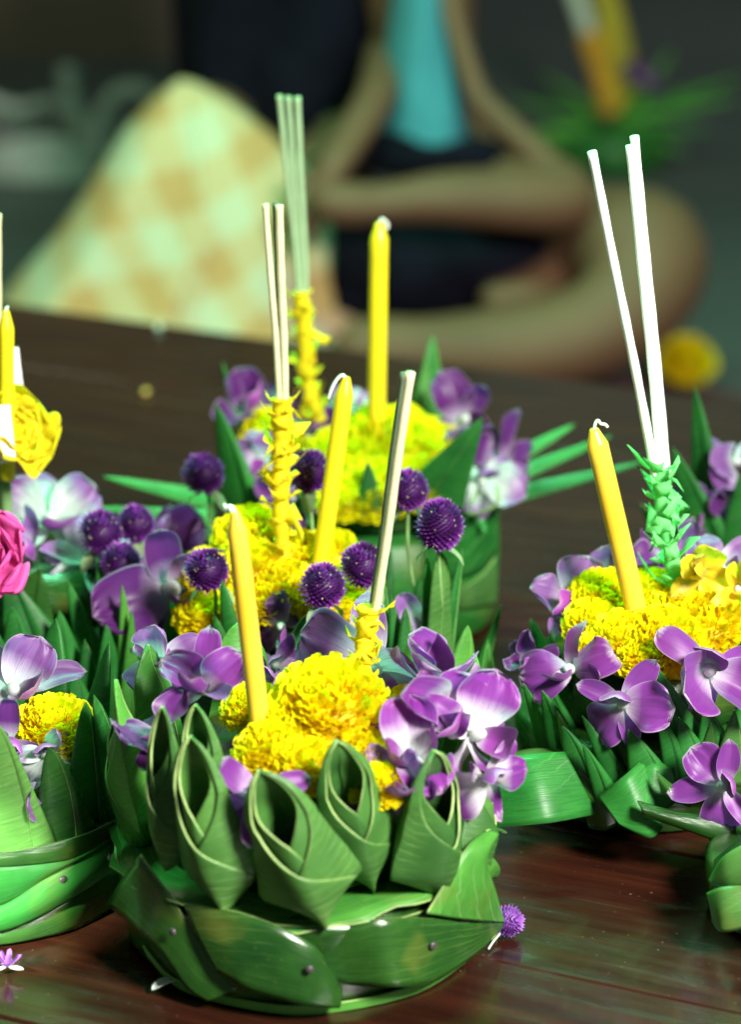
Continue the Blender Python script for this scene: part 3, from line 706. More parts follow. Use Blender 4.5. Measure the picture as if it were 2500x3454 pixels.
# --- K6: green-wrapped incense
K6 = krathong(.150, .172, 'krathong with slim dark cones over large folded leaf triangles and green-wrapped incense')
c6 = K6['c']; drum(K6, .066, .072, .05, GLOSS)
for ap, ba, wp, yb, ya, dr, mt in [
    ((1797, 2209), (1900, 2460), 95, .125, .12, .5, LEAF), ((1766, 2305), (1865, 2560), 100, .115, .108, .5, LEAF), ((1857, 2123), (1905, 2350), 70, .14, .14, .5, LEAF),
    ((2215, 2250), (2350, 2560), 150, .092, .088, .4, LEAF), ((2215, 2336), (2330, 2600), 130, .086, .080, .4, LEAF), ((2217, 2400), (2300, 2640), 120, .080, .073, .4, LEAF),
    ((1966, 2416), (2090, 2640), 95, .088, .08, .5, LEAF), ((1966, 2509), (2050, 2690), 95, .080, .073, .5, LEAF), ((2478, 2395), (2450, 2640), 150, .085, .078, .4, PALE),
    ((2050, 2380), (2160, 2610), 110, .090, .085, .5, GLOSS), ((1880, 2400), (1960, 2620), 110, .100, .095, .4, GLOSS), ((2400, 2440), (2390, 2640), 140, .084, .08, .4, GLOSS)]:
    add_cone(K6, ap, ba, wp, yb, ya, dr, (mt, EDGE), blunt=.05, name='leaf_cone')
for ap, ba, wp, yb in [((1830, 2330), (1930, 2580), 120, .105), ((2120, 2460), (2200, 2660), 130, .078), ((1900, 2450), (1990, 2650), 120, .09), ((2380, 2380), (2420, 2620), 150, .088), ((2290, 2420), (2370, 2650), 130, .082), ((2010, 2330), (2080, 2560), 110, .098)]:
    add_cone(K6, ap, ba, wp*1.35, yb, yb-.006, .38, (LEAF, EDGE), blunt=.06, name='leaf_cone')
def flap(K, A, B, yA, yB, mats, seed, name='folded_leaf', bulge=.003):
    PA = [on_y(*p, y) for p, y in zip(A, yA)]; PB = [on_y(*p, y) for p, y in zip(B, yB)]
    me = patch_mesh(name, PA, PB, mats, nu=20, nv=10, bulge=lambda p: Vector((0, -bulge, bulge*.4)), seed=seed)
    return obj(name, me, K['o'], None, solid=.0008, rim=True)
flap(K6, [(1690, 2560), (1780, 2545), (1905, 2535)], [(1672, 2790), (1850, 2775), (2015, 2745)], (.085, .08, .085), (.062, .055, .075), (LEAF, EDGE), 61)
flap(K6, [(1700, 2545), (1800, 2525), (1895, 2530)], [(1690, 2562), (1790, 2552), (1905, 2542)], (.105, .10, .10), (.086, .082, .087), (PALE, EDGE), 62, bulge=-.002)
flap(K6, [(2018, 2685), (2100, 2620), (2168, 2560)], [(2090, 2780), (2190, 2825), (2235, 2790)], (.070, .064, .075), (.055, .052, .056), (LEAF, EDGE), 63)
flap(K6, [(2150, 2562), (2210, 2570), (2260, 2580)], [(2100, 2770), (2190, 2760), (2290, 2700)], (.078, .074, .078), (.060, .060, .066), (LEAF, EDGE), 64)
flap(K6, [(2150, 2700), (2300, 2740), (2480, 2760)], [(2170, 2750), (2320, 2800), (2480, 2860)], (.050, .046, .05), (.047, .043, .048), (GLOSS, EDGE), 65)
flap(K6, [(2215, 2600), (2260, 2640), (2330, 2680)], [(2230, 2670), (2270, 2700), (2330, 2720)], (.060, .055, .06), (.055, .050, .055), (GLOSS, EDGE), 66)
flap(K6, [(1900, 2560), (1960, 2600), (2040, 2660)], [(1990, 2790), (2040, 2800), (2080, 2780)], (.090, .085, .085), (.085, .08, .08), (GLOSS, EDGE), 67)
for ang in (-30, 10, 45, 80, 115, 150):
    d = Vector((math.cos(R_(ang)), math.sin(R_(ang)), 0)); B = Vector((*c6, .045))+d*.056; A = Vector((*c6, .085))+d*.070
    obj('leaf_cone', cone_mesh((A-B).length, .028, .5, ang+3, (LEAF, EDGE)), K6['o'], frame(B, A-B, d), solid=.0006, rim=True)
obj('leaf_core', lathe_mesh('leaf_core', [(.050, 0), (.058, .003), (.054, .03), (.02, .040)], (GLOSS,), 30, .02), K6['o'], Matrix.Translation((*c6, .0525)))

# --- K7: behind on the right, tall leaf spire
K7 = krathong(.250, .400, 'krathong with a tall leaf spire and dark orchids')
c7 = K7['c']; drum(K7, .066, .070, .05, GLOSS)
for ap, ba, wp, yb, ya, dr, mt in [((2345, 1308), (2400, 1720), 150, .365, .37, .3, LEAF), ((2270, 1510), (2400, 1830), 160, .345, .34, .3, LEAF),
    ((2500, 1600), (2490, 1850), 150, .34, .335, .4, LEAF), ((2160, 1700), (2280, 1840), 110, .352, .345, .4, GLOSS), ((2560, 1400), (2560, 1750), 150, .36, .36, .4, LEAF)]:
    add_cone(K7, ap, ba, wp, yb, ya, dr, (mt, EDGE), blunt=.05, name='leaf_cone')
obj('leaf_core', lathe_mesh('leaf_core', [(.050, 0), (.058, .003), (.054, .03), (.02, .040)], (GLOSS,), 30, .02), K7['o'], Matrix.Translation((*c7, .0525)))

# --- K8: folded leaf petals cut by the frame
K8 = krathong(.222, .020, 'krathong of thick folded leaf lobes beside the folded leaf triangles')
c8 = K8['c']; drum(K8, .050, .052, .03, GLOSS)
flap(K8, [(2392, 2968), (2440, 2890), (2520, 2840)], [(2400, 2980), (2460, 2990), (2540, 2985)], (-.020, -.028, -.03), (-.024, -.033, -.036), (PALE, EDGE), 81, name='petal')
flap(K8, [(2385, 3010), (2440, 2990), (2540, 2985)], [(2405, 3110), (2440, 3142), (2540, 3120)], (-.030, -.038, -.04), (-.034, -.044, -.046), (PALE, EDGE), 82, name='petal')
flap(K8, [(2410, 2900), (2470, 2850), (2560, 2800)], [(2400, 2965), (2470, 2950), (2560, 2940)], (-.012, -.015, -.02), (-.016, -.022, -.026), (GLOSS, EDGE), 83, name='petal')
flap(K8, [(2540, 2840), (2640, 2830), (2760, 2860)], [(2540, 3120), (2640, 3120), (2760, 3080)], (-.035, -.035, -.03), (-.046, -.046, -.04), (GLOSS, EDGE), 84, name='petal')

# ------------------------------------------------------------------ marigolds
def mg(lst, zf, label, group, var='y'):
    for px, py, R, y in lst: marigold(on_y(px, py, y), R, label, group, var if isinstance(var, str) else 'y', (random.uniform(-.35, .35), -.45, 1))
marigold(on_y(1105, 2405, -.020), .0285, 'largest yellow marigold heaped in the middle of the looped-petal krathong', 'marigolds in the looped-petal krathong', 'y', (-.1, -.5, 1), 1.05)
mg([(925, 2545, .019, -.045), (850, 2395, .015, .005), (1030, 2590, .017, -.055), (1380, 2395, .014, .02), (960, 2460, .016, -.03), (1275, 2660, .014, -.062), (1200, 2560, .015, -.045)], 0, 'smaller orange-yellow marigold tucked in the looped-petal krathong', 'marigolds in the looped-petal krathong')
mg([(185, 2470, .021, .040)], 0, 'single golden marigold showing among the broad dark leaf petals', None)
mg([(835, 1815, .020, .225), (715, 1935, .017, .215), (690, 2075, .017, .185), (790, 2060, .016, .18), (905, 2030, .019, .185), (845, 1925, .020, .20), (1000, 1905, .021, .215), (1105, 1890, .019, .225), (1175, 1990, .019, .195), (1065, 2020, .019, .180), (960, 1990, .019, .19), (1190, 2070, .014, .175)], 0, 'golden marigold heaped inside the ring of globe amaranths', 'marigolds in the amaranth-ringed krathong')
mg([(1330, 1545, .036, .43), (1190, 1610, .027, .405), (1450, 1520, .023, .44), (1270, 1670, .024, .375), (1390, 1650, .022, .38), (1130, 1540, .02, .42), (1160, 1690, .018, .37)], 0, 'lemon yellow marigold crowning the tall drum krathong', 'marigolds on the drum krathong', 'l')
mg([(920, 1470, .020, .46), (880, 1520, .016, .44)], 0, 'greenish yellow marigold between orchids at the yellow paper wrap', 'marigolds beside the orchids on the drum krathong', 'l')
mg([(2040, 2030, .020, .165), (2010, 2120, .018, .145), (2115, 2185, .022, .125), (2240, 2180, .023, .12), (2375, 2125, .023, .14), (2200, 2030, .020, .17), (2115, 2060, .019, .16), (2470, 2080, .019, .16), (2290, 2080, .018, .15), (2180, 2230, .016, .108), (2015, 2210, .014, .12)], 0, 'yellow marigold packed round the orange candle beside green-wrapped incense', 'marigolds in the green-incense krathong')
marigold(on_z(2315, 1235, -.300), .032, 'lone yellow marigold lying on the floor beyond the table', None, 'y', (0, -.5, 1), 1.3)

# ------------------------------------------------------------------ orchids
def orc(px, py, y, face, roll, size, var, label, group=None, tilt=.25): return orchid(on_y(px, py, y), face, R_(roll), size*.86, var, label, group, tilt=tilt)
g = 'orchids in the looped-petal krathong'
orc(1500, 2440, -.020, (.25, -.7, .75), 20, .039, 'bright', 'large bright purple and white orchid facing up beside the biggest marigold', g, .35)
orc(1385, 2560, -.045, (-.1, -.8, .6), -60, .037, 'bright', 'white-throated purple orchid drooping between two looped petals', g, .2)
orc(1590, 2480, -.025, (.7, -.6, .4), 40, .038, 'bright', 'purple orchid leaning on the outermost pale looped petal', g, .1)
orc(1450, 2300, .020, (.1, -.5, .9), 100, .040, 'violet', 'magenta orchid with upright petal behind the biggest marigold', g, .6)
orc(1260, 2260, .055, (0, -.95, .25), 10, .050, 'lilac', 'pale lilac orchid standing behind the yellow paper wrap', g, .1)
orc(690, 2330, .000, (-.2, -.6, .8), 0, .036, 'violet', 'deep magenta orchid beside the candle with crumpled white wick', g, .5)
orc(560, 2470, -.020, (-.5, -.7, .4), 60, .032, 'deep', 'dark purple orchid hanging outside the looped petals', g, .2)
orc(870, 2680, -.082, (-.1, -.95, .3), 180, .028, 'violet', 'small purple orchid with white hem squeezed between two looped petals', g, .1)
orc(1090, 2240, .075, (-.2, -.9, .35), 30, .026, 'deep', 'dusky purple orchid between leaf cones behind the biggest marigold', g, .1)
orc(545, 2230, .060, (-.3, -.9, .3), 80, .028, 'lilac', 'dusky lilac orchid rising behind the dark looped petals', g, .0)
orc(900, 2300, .05, (.1, -.9, .4), 150, .024, 'deep', 'dark orchid half hidden behind the candle with crumpled white wick', g, .1)
orc(1330, 2650, -.060, (-.2, -.8, .5), 30, .032, 'lilac', 'lilac orchid wedged behind the middle looped petal', g, .2)
orc(1640, 2620, -.040, (.4, -.9, .2), 200, .030, 'bright', 'white-edged magenta orchid hanging over the outer pale looped petal', g, .0)
g = 'orchids in the broad dark-leaf krathong'
orc(40, 2330, .06, (.2, -.8, .5), 40, .042, 'lilac', 'lilac orchid above the golden marigold among broad dark petals', g, .3)
orc(150, 2540, .02, (.1, -.9, .3), 200, .024, 'pale', 'pale orchid with dark fringe under the golden marigold among broad petals', g, .2)
orc(30, 2500, .02, (-.1, -.9, .3), 120, .026, 'deep', 'very dark purple orchid next to the big pale leaf petal', g, .1)
orc(90, 2680, .000, (-.1, -.9, .2), 180, .024, 'lilac', 'shaded lilac orchid low behind the big pale leaf petal', g, .1)
g = 'orchids in the pink-rose krathong'
orc(170, 1760, .30, (.1, -.8, .6), 10, .046, 'pale', 'white-green orchid with purple tips below the yellow paper rose', g, .3)
orc(300, 1900, .27, (.2, -.8, .5), 70, .042, 'pale', 'pale orchid with lilac petals below three globe amaranths', g, .2)
orc(570, 1990, .215, (.3, -.85, .4), 10, .056, 'deep', 'large purple orchid with green throat beside the tall pale leaf cone', g, .1)
orc(100, 1890, .27, (-.2, -.8, .5), 130, .038, 'lilac', 'shaded lilac orchid touching the pink paper rose', g, .2)
orc(520, 1840, .30, (.3, -.7, .6), 200, .034, 'deep', 'small dusky orchid beside the pair of globe amaranths', g, .2)
g = 'orchids in the amaranth-ringed krathong'
orc(950, 2110, .165, (-.1, -.95, .2), 60, .027, 'deep', 'round purple orchid below the marigold heap beside a lone globe amaranth', g, .0)
orc(930, 2240, .14, (-.1, -.95, .2), 200, .024, 'deep', 'dusky orchid low between two leaf cones under the marigold heap', g, .0)
orc(1420, 2080, .185, (.2, -.9, .3), 100, .024, 'lilac', 'small lilac orchid among dark cones beside the double globe amaranth', g, .1)
g = 'orchids on the drum krathong'
orc(840, 1390, .47, (-.1, -.6, .8), 80, .034, 'deep', 'purple orchid with white throat between two leaf cones and yellow paper', g, .4)
orc(890, 1560, .40, (-.3, -.8, .5), 30, .030, 'lilac', 'lilac orchid with white tips behind the yellow paper wrap', g, .2)
orc(1020, 1440, .46, (.1, -.9, .3), 60, .030, 'deep', 'dark plum orchid between the two yellow paper wraps', g, .0)
orc(1190, 1400, .48, (0, -.7, .6), 90, .026, 'pale', 'pale pinkish orchid behind the leaning candle on the drum krathong', g, .2)
orc(990, 1680, .37, (0, -.9, .3), 200, .028, 'deep', 'dark orchid hanging below the marigolds of the drum krathong', g, .0)
orc(1560, 1420, .45, (.3, -.8, .5), 100, .038, 'deep', 'large round purple orchid behind the broad leaf cone of the drum', g, .1)
orc(1690, 1570, .42, (.5, -.7, .4), -10, .038, 'deep', 'purple orchid with a long white throat beside the right-hand spears', g, .1)
orc(1620, 1620, .39, (.2, -.9, .3), 180, .032, 'pale', 'white-green orchid drooping over the rim of the drum krathong', g, .1)
obj('stem', tube_mesh('stem', [on_y(1620, 1640, .388), on_y(1580, 1730, .37), on_y(1640, 1722, .362), on_y(1680, 1690, .36), on_y(1676, 1640, .365)], .0014, (BRACT,), 8), COL.objects[-1] if False else [o for o in COL.objects if o.get('label', '').startswith('white-green orchid drooping')][0])
g = 'orchids in the green-incense krathong'
orc(1940, 2050, .17, (-.4, -.5, .8), 60, .033, 'lilac', 'light lilac orchid lying behind the marigolds near the orange candle', g, .5)
orc(2060, 1960, .20, (0, -.5, .9), 90, .030, 'lilac', 'lilac orchid with white back petal behind the orange candle', g, .6)
orc(1930, 2260, .11, (-.5, -.8, .5), 20, .032, 'violet', 'reddish purple orchid with folded petals left of the big drooping orchid', g, .3)
orc(1810, 2230, .13, (-.8, -.6, .2), 70, .022, 'deep', 'small dark closed orchid at the outer edge over slim cones', g, .6)
orc(2100, 2370, .075, (-.05, -.95, .25), 190, .034, 'violet', 'big lilac orchid with white centre drooping over the dark cones', g, .15)
orc(2390, 2260, .085, (.1, -.9, .4), 170, .040, 'violet', 'largest rounded purple orchid with green throat over the dark cones', g, .1)
orc(2440, 2650, .045, (-.2, -.9, .35), 110, .034, 'violet', 'purple orchid hanging low over the folded leaf triangle', g, .2)
orc(2260, 1880, .22, (-.1, -.7, .6), 60, .028, 'deep', 'purple orchid behind the foot of the green paper wrap', g, .3)
orc(2430, 1930, .20, (.2, -.7, .6), 80, .028, 'lilac', 'lilac orchid behind the yellow bud-like orchids', g, .3)
for px, py, y, s in ((2358, 1930, .155, .021), (2490, 1990, .15, .022)):
    orchid(on_y(px, py, y), (-.1, -.8, .5), R_(20), s, 'yellow', 'yellow rounded blossom standing on the marigolds beside green paper wrap', 'yellow blossoms in the green-incense krathong', tilt=.7, cat='blossom', name='yellow_blossom')
g = 'orchids on the leaf-spire krathong'
orc(2480, 1560, .37, (.2, -.8, .4), 40, .030, 'lilac', 'lilac orchid with pale tip beside the tall leaf spire', g, .4)
orc(2340, 1760, .345, (-.2, -.9, .3), 80, .030, 'deep', 'dark purple orchid below the tall leaf spire', g, .1)
orc(2460, 1680, .35, (.1, -.9, .3), 150, .024, 'deep', 'small dark orchid at the foot of the tall leaf spire', g, .1)

# ------------------------------------------------------------------ globe amaranths
def am(px, py, y, R, fx, fy, fyw, label, group=None, tall=False, lean=(0, -.1, 1)): return amaranth(on_y(px, py, y), R, on_y(fx, fy, fyw), label, group, tall, lean)
am(697, 1925, .165, .0112, 740, 2200, .17, 'globe amaranth standing in front of golden marigolds beside the leaning white-wicked candle', None, lean=(-.3, -.3, 1))
am(1089, 1978, .145, .0118, 1100, 2240, .16, 'globe amaranth rising from a single leaf cone before the marigold heap', None, lean=(0, -.15, 1))
am(1225, 1908, .165, .0118, 1330, 2160, .17, 'globe amaranth tilted behind the pair of cream incense sticks', None, lean=(-.35, -.2, 1))
am(1484, 1772, .165, .0122, 1482, 2240, .175, 'tall double globe amaranth head over a long folded leaf', None, True, lean=(.02, -.25, 1))
am(1376, 1655, .215, .0112, 1395, 1980, .215, 'globe amaranth beside the drum behind cream incense', None)
am(1043, 1592, .235, .0118, 1055, 1860, .235, 'globe amaranth between yellow paper wrap and leaning candle', None)
am(685, 1600, .300, .0118, 715, 1900, .26, 'globe amaranth beside flat leaf spears over dark cones', None, lean=(-.2, -.1, 1))
am(338, 1797, .245, .0122, 365, 2100, .24, 'largest globe amaranth of the trio in the pink-rose krathong', 'amaranth trio')
am(457, 1768, .255, .0105, 440, 2040, .25, 'globe amaranth with pale sprig in the trio by tall cones', 'amaranth trio')
am(408, 1897, .225, .0108, 425, 2120, .225, 'darkest lowest globe amaranth in the trio by tall cones', 'amaranth trio')

# ------------------------------------------------------------------ candles, incense, paper wraps
candle(on_y(880, 2470, -.030), on_y(793, 1726, -.035), .0049, 'orange-yellow candle with crumpled white wick in the looped-petal krathong', WAX, ((-.001, 0, .002), (-.003, -.001, .003), (-.0015, -.002, .0015), (-.004, 0, .001), (-.005, -.001, .004)))
candle(on_y(1088, 1860, .200), on_y(1170, 1272, .205), .0050, 'yellow candle leaning with its wick bent down over the side', WAX_L, ((-.002, 0, .001), (-.005, 0, -.001), (-.008, -.001, -.006), (-.010, -.001, -.012)))
candle(on_y(1268, 1520, .425), on_y(1280, 752, .43), .0057, 'tall upright lemon yellow candle on the drum krathong', WAX_L, ((.001, 0, .002), (.003, -.001, .0015), (.005, 0, -.001), (.0045, -.001, -.004)))
candle(on_y(2158, 2110, .140), on_y(2003, 1446, .135), .0058, 'orange-yellow candle with frayed curly wick near the green paper wrap', WAX, ((.0005, 0, .002), (.002, 0, .0045), (.0035, -.001, .003), (.006, 0, .0022), (.0072, -.001, .0010)), tip=.009)
candle(on_y(25, 1560, .262), on_y(20, 1048, .262), .0044, 'thin lemon candle beside the yellow paper rose and white card', WAX_L, ((.0, 0, .001), (.0015, 0, .002)))
g = 'sticks of the cream pair'
incense(on_y(1243, 2130, .032), on_y(1362, 1257, .025), .0019, 'dark green shade-coloured incense stick of the pair over looped petals', INC_SHADE)
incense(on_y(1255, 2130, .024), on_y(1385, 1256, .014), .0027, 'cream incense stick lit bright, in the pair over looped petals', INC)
for px, tp, r, mt, lb in ((945, (895, 688), .0021, INC, 'thin cream incense stick standing apart in the group over the amaranths'), (956, (930, 685), .0022, INC_SHADE, 'dark shade-coloured incense stick with green tip over the amaranths'), (962, (942, 692), .0025, INC, 'thick cream incense stick touching the dark one over the amaranths')):
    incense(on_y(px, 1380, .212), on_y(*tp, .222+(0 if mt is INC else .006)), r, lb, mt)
for px, tp, r, lb in ((1012, (942, 322), .0020, 'outermost pale green incense stick of the tall trio on the drum'), (1023, (972, 326), .0019, 'middle pale green incense stick of the tall trio on the drum'), (1034, (1003, 328), .0023, 'thickest pale green incense stick of the tall trio on the drum')):
    incense(on_y(px, 1030, .455), on_y(*tp, .47), r, lb, INC_G)
incense(on_y(2212, 1610, .165), on_y(1997, 512, .150), .0028, 'thick white incense stick leaning apart above the green paper wrap', INC_W)
incense(on_y(2232, 1610, .165), on_y(2124, 492, .155), .0024, 'shorter white incense stick of the touching pair in green paper', INC_W)
incense(on_y(2250, 1610, .170), on_y(2140, 460, .162), .0027, 'longest white incense stick of the touching pair in green paper', INC_W)
incense(on_y(-4, 1500, .275), on_y(-6, 722, .28), .0021, 'cream incense stick behind the thin lemon candle and white card', INC)
crepe_wrap([on_y(1247, 2050, .024), on_y(1235, 2140, .024), on_y(1225, 2230, .018), on_y(1222, 2340, .008)], .0052, CREPE_Y, 'yellow crepe paper wound round the incense in the looped-petal krathong', 1, 34, .010)
crepe_wrap([on_y(952, 1345, .212), on_y(950, 1500, .210), on_y(948, 1660, .206), on_y(955, 1880, .20)], .0052, CREPE_Y, 'long frilled yellow crepe paper around incense over the amaranths', 2, 60, .012, 14)
crepe_wrap([on_y(1015, 985, .455), on_y(1028, 1130, .455), on_y(1040, 1300, .452), on_y(1080, 1420, .45)], .0048, CREPE_Y, 'blurred yellow crepe paper around the tall trio of incense', 3, 40, .012, 9)
crepe_wrap([on_y(2230, 1580, .166), on_y(2240, 1720, .164), on_y(2265, 1860, .160), on_y(2285, 2060, .155)], .0044, CREPE_G, 'bright green crepe paper fringe wound round white incense', 4, 60, .016, 13)

# ------------------------------------------------------------------ roses and card on the pink-rose krathong
rose(on_y(-15, 1475, .268), (.75, -.5, .45), .031, CREPE_Y, 'yellow crumpled paper rose beside the thin lemon candle', 13, open_=1.05)
obj('stem', tube_mesh('stem', [on_y(-10, 1485, .268), on_y(10, 1580, .27), on_y(20, 1680, .272), on_y(20, 1900, .275)], .0035, (STEM,), 9), [o for o in COL.objects if o.name.startswith('paper_rose')][0])
rose(on_y(-75, 1890, .175), (.3, -.8, .5), .036, CREPE_P, 'pink crepe paper rose at the tall leaf cones', 10, open_=.6)
def card_f(px0, py0, px1, py1, y, sk):
    a, b, c, d = on_y(px0, py0, y), on_y(px1, py0+sk, y), on_y(px1+20, py1-sk, y-.004), on_y(px0+10, py1, y-.004)
    return lambda u, v: (d.lerp(c, u)).lerp(a.lerp(b, u), v)+Vector((0, -.002*math.sin(3*u), 0))
tag(obj('card', grid('card', card_f(-70, 1362, 34, 1560, .245, 4), 8, 8, (CARD,)), None, None, solid=.0004), 'white ruled paper card in front of the yellow paper rose', 'card')
tag(obj('card', grid('card', card_f(-30, 1170, 62, 1345, .292, 2), 8, 8, (CARD,)), None, None, solid=.0004), 'pale blank slip of paper behind the thin lemon candle', 'card')

# ------------------------------------------------------------------ bits on the table
def flat_on(px, py, z=.0015): return on_z(px, py, z)
P = flat_on(548, 3340); tag(obj('fallen_petal', petal_mesh(.0135, .006, -.5, .5, .05, 3, .5, .5, (COLUMN,)), None, Matrix.Translation(P+Vector((.006, .004, .0035))) @ Matrix.Rotation(R_(125), 4, 'Z') @ Matrix.Rotation(R_(8), 4, 'X'), solid=.0003), 'single white petal fallen on the dark table', 'petal')
amP = flat_on(1712, 3105, .0078)
o = empty('globe_amaranth', flat_on(1712, 3105, 0), 'loose lilac globe amaranth lying on the table by the pinned base', 'globe amaranth')
AMV = simple('amaranth_lilac', (.34, .12, .50), .5, .2)
m2 = amaranth_mesh(31, 1, 200); m2.materials.clear(); m2.materials.append(AMV)
h = obj('bract_head', m2, o, Matrix.Translation(amP) @ Matrix.Rotation(R_(70), 4, Vector((.5, .8, 0))) @ Matrix.Diagonal((.0078,)*3+(1,))); h['kind'] = 'stuff'
obj('stem', tube_mesh('stem', [amP+Vector((-.003, -.004, -.004)), amP+Vector((-.007, -.010, -.0058)), amP+Vector((-.010, -.017, -.0068))], .0006, (COLUMN,), 6), o)
o = empty('loose_floret', flat_on(25, 3262, 0), 'torn purple and white flower bit on the glossy table', 'flower bit')
Pf = flat_on(25, 3258, .005)
for i in range(9): obj('petal', petal_mesh(.009, .0032, .5, .5, .1, i, .5, .5, ((AMV if i % 3 else COLUMN),), 5, 7), o, Matrix.Translation(Pf) @ Matrix.Rotation(i*.72, 4, 'Z') @ Matrix.Rotation(R_(-14+(i % 3)*35), 4, 'X'), solid=.0002)
CR = simple('crumb_orange', (.55, .26, .06), .7)
tag(obj('crumb', lathe_mesh('crumb', [(.0008, 0), (.0024, .001), (.0026, .0025), (.0012, .0042)], (CR,), 8, .12, 2), None, Matrix.Translation(on_z(492, 1330, 0)) @ Matrix.Diagonal((1.3, 2.0, 1, 1))), 'tiny orange crumb on the bare far tabletop', 'crumb')
tag(obj('crumb', lathe_mesh('crumb', [(.0008, 0), (.0020, .001), (.0022, .003), (.0008, .0045)], (COLUMN,), 8, .12, 5), None, Matrix.Translation(on_z(536, 1112, 0)) @ Matrix.Diagonal((1.2, 1.2, 1, 1))), 'tiny white crumb near the far table edge before checkered cloth', 'crumb')

# ------------------------------------------------------------------ people and things on the floor behind
SKIN = simple('skin', (.135, .066, .032), .7, 0, (9, .15))
NAVY = simple('navy_cloth', (.0045, .0046, .010), .9, 0, (14, .5), .08)
BLUE = simple('blue_cloth', (.05, .27, .34), .9, 0, (20, .12))
HAIR = simple('hair_black', (.012, .010, .010), .5)
def skin_mesh(name, V, E, Rr, root, mat, sub=2):
    me = bpy.data.meshes.new(name); me.from_pydata([tuple(v) for v in V], E, []); o = bpy.data.objects.new(name, me); COL.objects.link(o)
    o.modifiers.new('skin', 'SKIN'); s = o.modifiers.new('sub', 'SUBSURF'); s.levels = s.render_levels = sub
    for i, d in enumerate(me.skin_vertices[0].data):
        r = Rr[i]; d.radius = (r, r) if not isinstance(r, tuple) else r; d.use_root = (i == root); d.use_loose = False
    dg = bpy.context.evaluated_depsgraph_get(); dg.update(); new = bpy.data.meshes.new_from_object(o.evaluated_get(dg))
    bpy.data.objects.remove(o); new.materials.clear(); new.materials.append(mat); new.name = name
    new.polygons.foreach_set('use_smooth', [True]*len(new.polygons)); return new
class Fig:
    def __init__(s): s.V, s.E, s.R = [], [], []
    def v(s, p, r, frm=None):
        s.V.append(Vector(p)); s.R.append(r)
        if frm is not None: s.E.append((frm, len(s.V)-1))
        return len(s.V)-1
    def chain(s, pts, frm):
        for p, r in pts: frm = s.v(p, r, frm)
        return frm
    def hand(s, frm, wrist, d, nrm, k=1.0):
        d = d.normalized(); side = d.cross(nrm).normalized()
        palm = s.v(wrist+d*.045*k, .019*k, frm)
        for i, (o_, L) in enumerate(((-.020, .055), (-.007, .065), (.007, .062), (.020, .048))):
            b = s.v(wrist+d*.075*k+side*o_*k, .008*k, palm)
            s.chain([(wrist+d*(.075+L*.5)*k+side*o_*1.1*k-nrm*.008*k, .0075*k), (wrist+d*(.075+L*.85)*k+side*o_*1.1*k-nrm*.026*k, .0065*k)], b)
        t = s.v(wrist+d*.035*k+side*.028*k, .010*k, palm); s.v(wrist+d*.060*k+side*.042*k-nrm*.01*k, .008*k, t)
# figure in blue, bare legs folded
YB = 1.98
def q(px, py, dy=0): return on_y(px, py, YB+dy)
f = Fig()
pel = f.v(q(1500, 760, .16), .075); be = f.v(q(1450, 430, .17), .058, pel); ch = f.v(q(1420, 0, .17), .062, be); sh = f.v(q(1410, -330, .17), .060, ch)
nk = f.v(q(1410, -560, .17), .035, sh); hd = f.v(q(1400, -760, .16), .070, nk); f.v(q(1390, -1000, .16), .055, hd)
# arms
a1 = f.chain([(q(1370, -260, .30), .034), (q(1350, 20, .36), .030), (q(1270, 330, .02), .024), (q(1130, 560, -.09), .019)], sh)
f.hand(a1, q(1130, 560, -.09), q(1050, 700, -.10)-q(1130, 560, -.09), Vector((0, -1, .2)), .75)
a2 = f.chain([(q(1480, -260, .10), .036), (q(1525, 60, .05), .012), (q(1610, 330, .02), .014), (q(1810, 520, -.02), .017)], sh)
f.hand(a2, q(1850, 540, -.02), q(1960, 640, -.05)-q(1850, 540, -.02), Vector((0, -.6, 1)), .7)
# legs: one thigh out to a big knee, shin back along the ground; other shin across
l1 = f.chain([(q(1800, 800, .12), .052), (q(2080, 830, .0), .078), (q(2190, 845, -.05), .092), (q(2160, 1040, -.09), .070), (q(1900, 1170, -.13), .056), (q(1600, 1180, -.14), .046), (q(1380, 1180, -.14), .033), (q(1260, 1165, -.14), .040), (q(1120, 1190, -.15), .026)], pel)
l3 = f.chain([(q(1900, 930, .0), .030), (q(1760, 1000, -.06), .026), (q(1620, 1020, -.08), .020)], pel)
l2 = f.chain([(q(1650, 640, .02), .040), (q(1900, 630, -.04), .040), (q(1940, 690, -.06), .038), (q(1720, 670, -.09), .036), (q(1480, 665, -.11), .030), (q(1270, 690, -.12), .021), (q(1160, 690, -.13), .028), (q(1040, 670, -.13), .018)], pel)
pb = empty('person', Vector((q(1500, 760, .16).x, YB+.16, -.33)), 'person in light blue top sitting cross-legged with bare arms and legs', 'person')
body = obj('body', skin_mesh('body', f.V, f.E, f.R, pel, SKIN), pb)
def shirt_f(u, v):
    a = 2*math.pi*u; py = -420+v*(520+420); L = 1365-75*max(0, v-.1)*1.1; Rr = 1475+100*v
    c = q((L+Rr)/2, py, .11); rx = px2m((Rr-L)/2, c)*1.1; return c+Vector((rx*math.cos(a), .075*math.sin(a), 0))*(1+.04*math.sin(5*a+v*7))
obj('blue_top', grid('blue_top', shirt_f, 28, 16, (BLUE,)), pb, None, solid=.002)
def shorts_f(u, v):
    a = 2*math.pi*u; c = q(1120+v*880, 850+50*math.sin(v*3), .05); rr = (.060+.012*math.sin(v*6))*(1 if v < .93 else .8); return c+Vector((0, .07*math.cos(a), rr*math.sin(a)*.9))
obj('dark_shorts', grid('dark_shorts', shorts_f, 24, 14, (NAVY,)), pb, None, solid=.002)
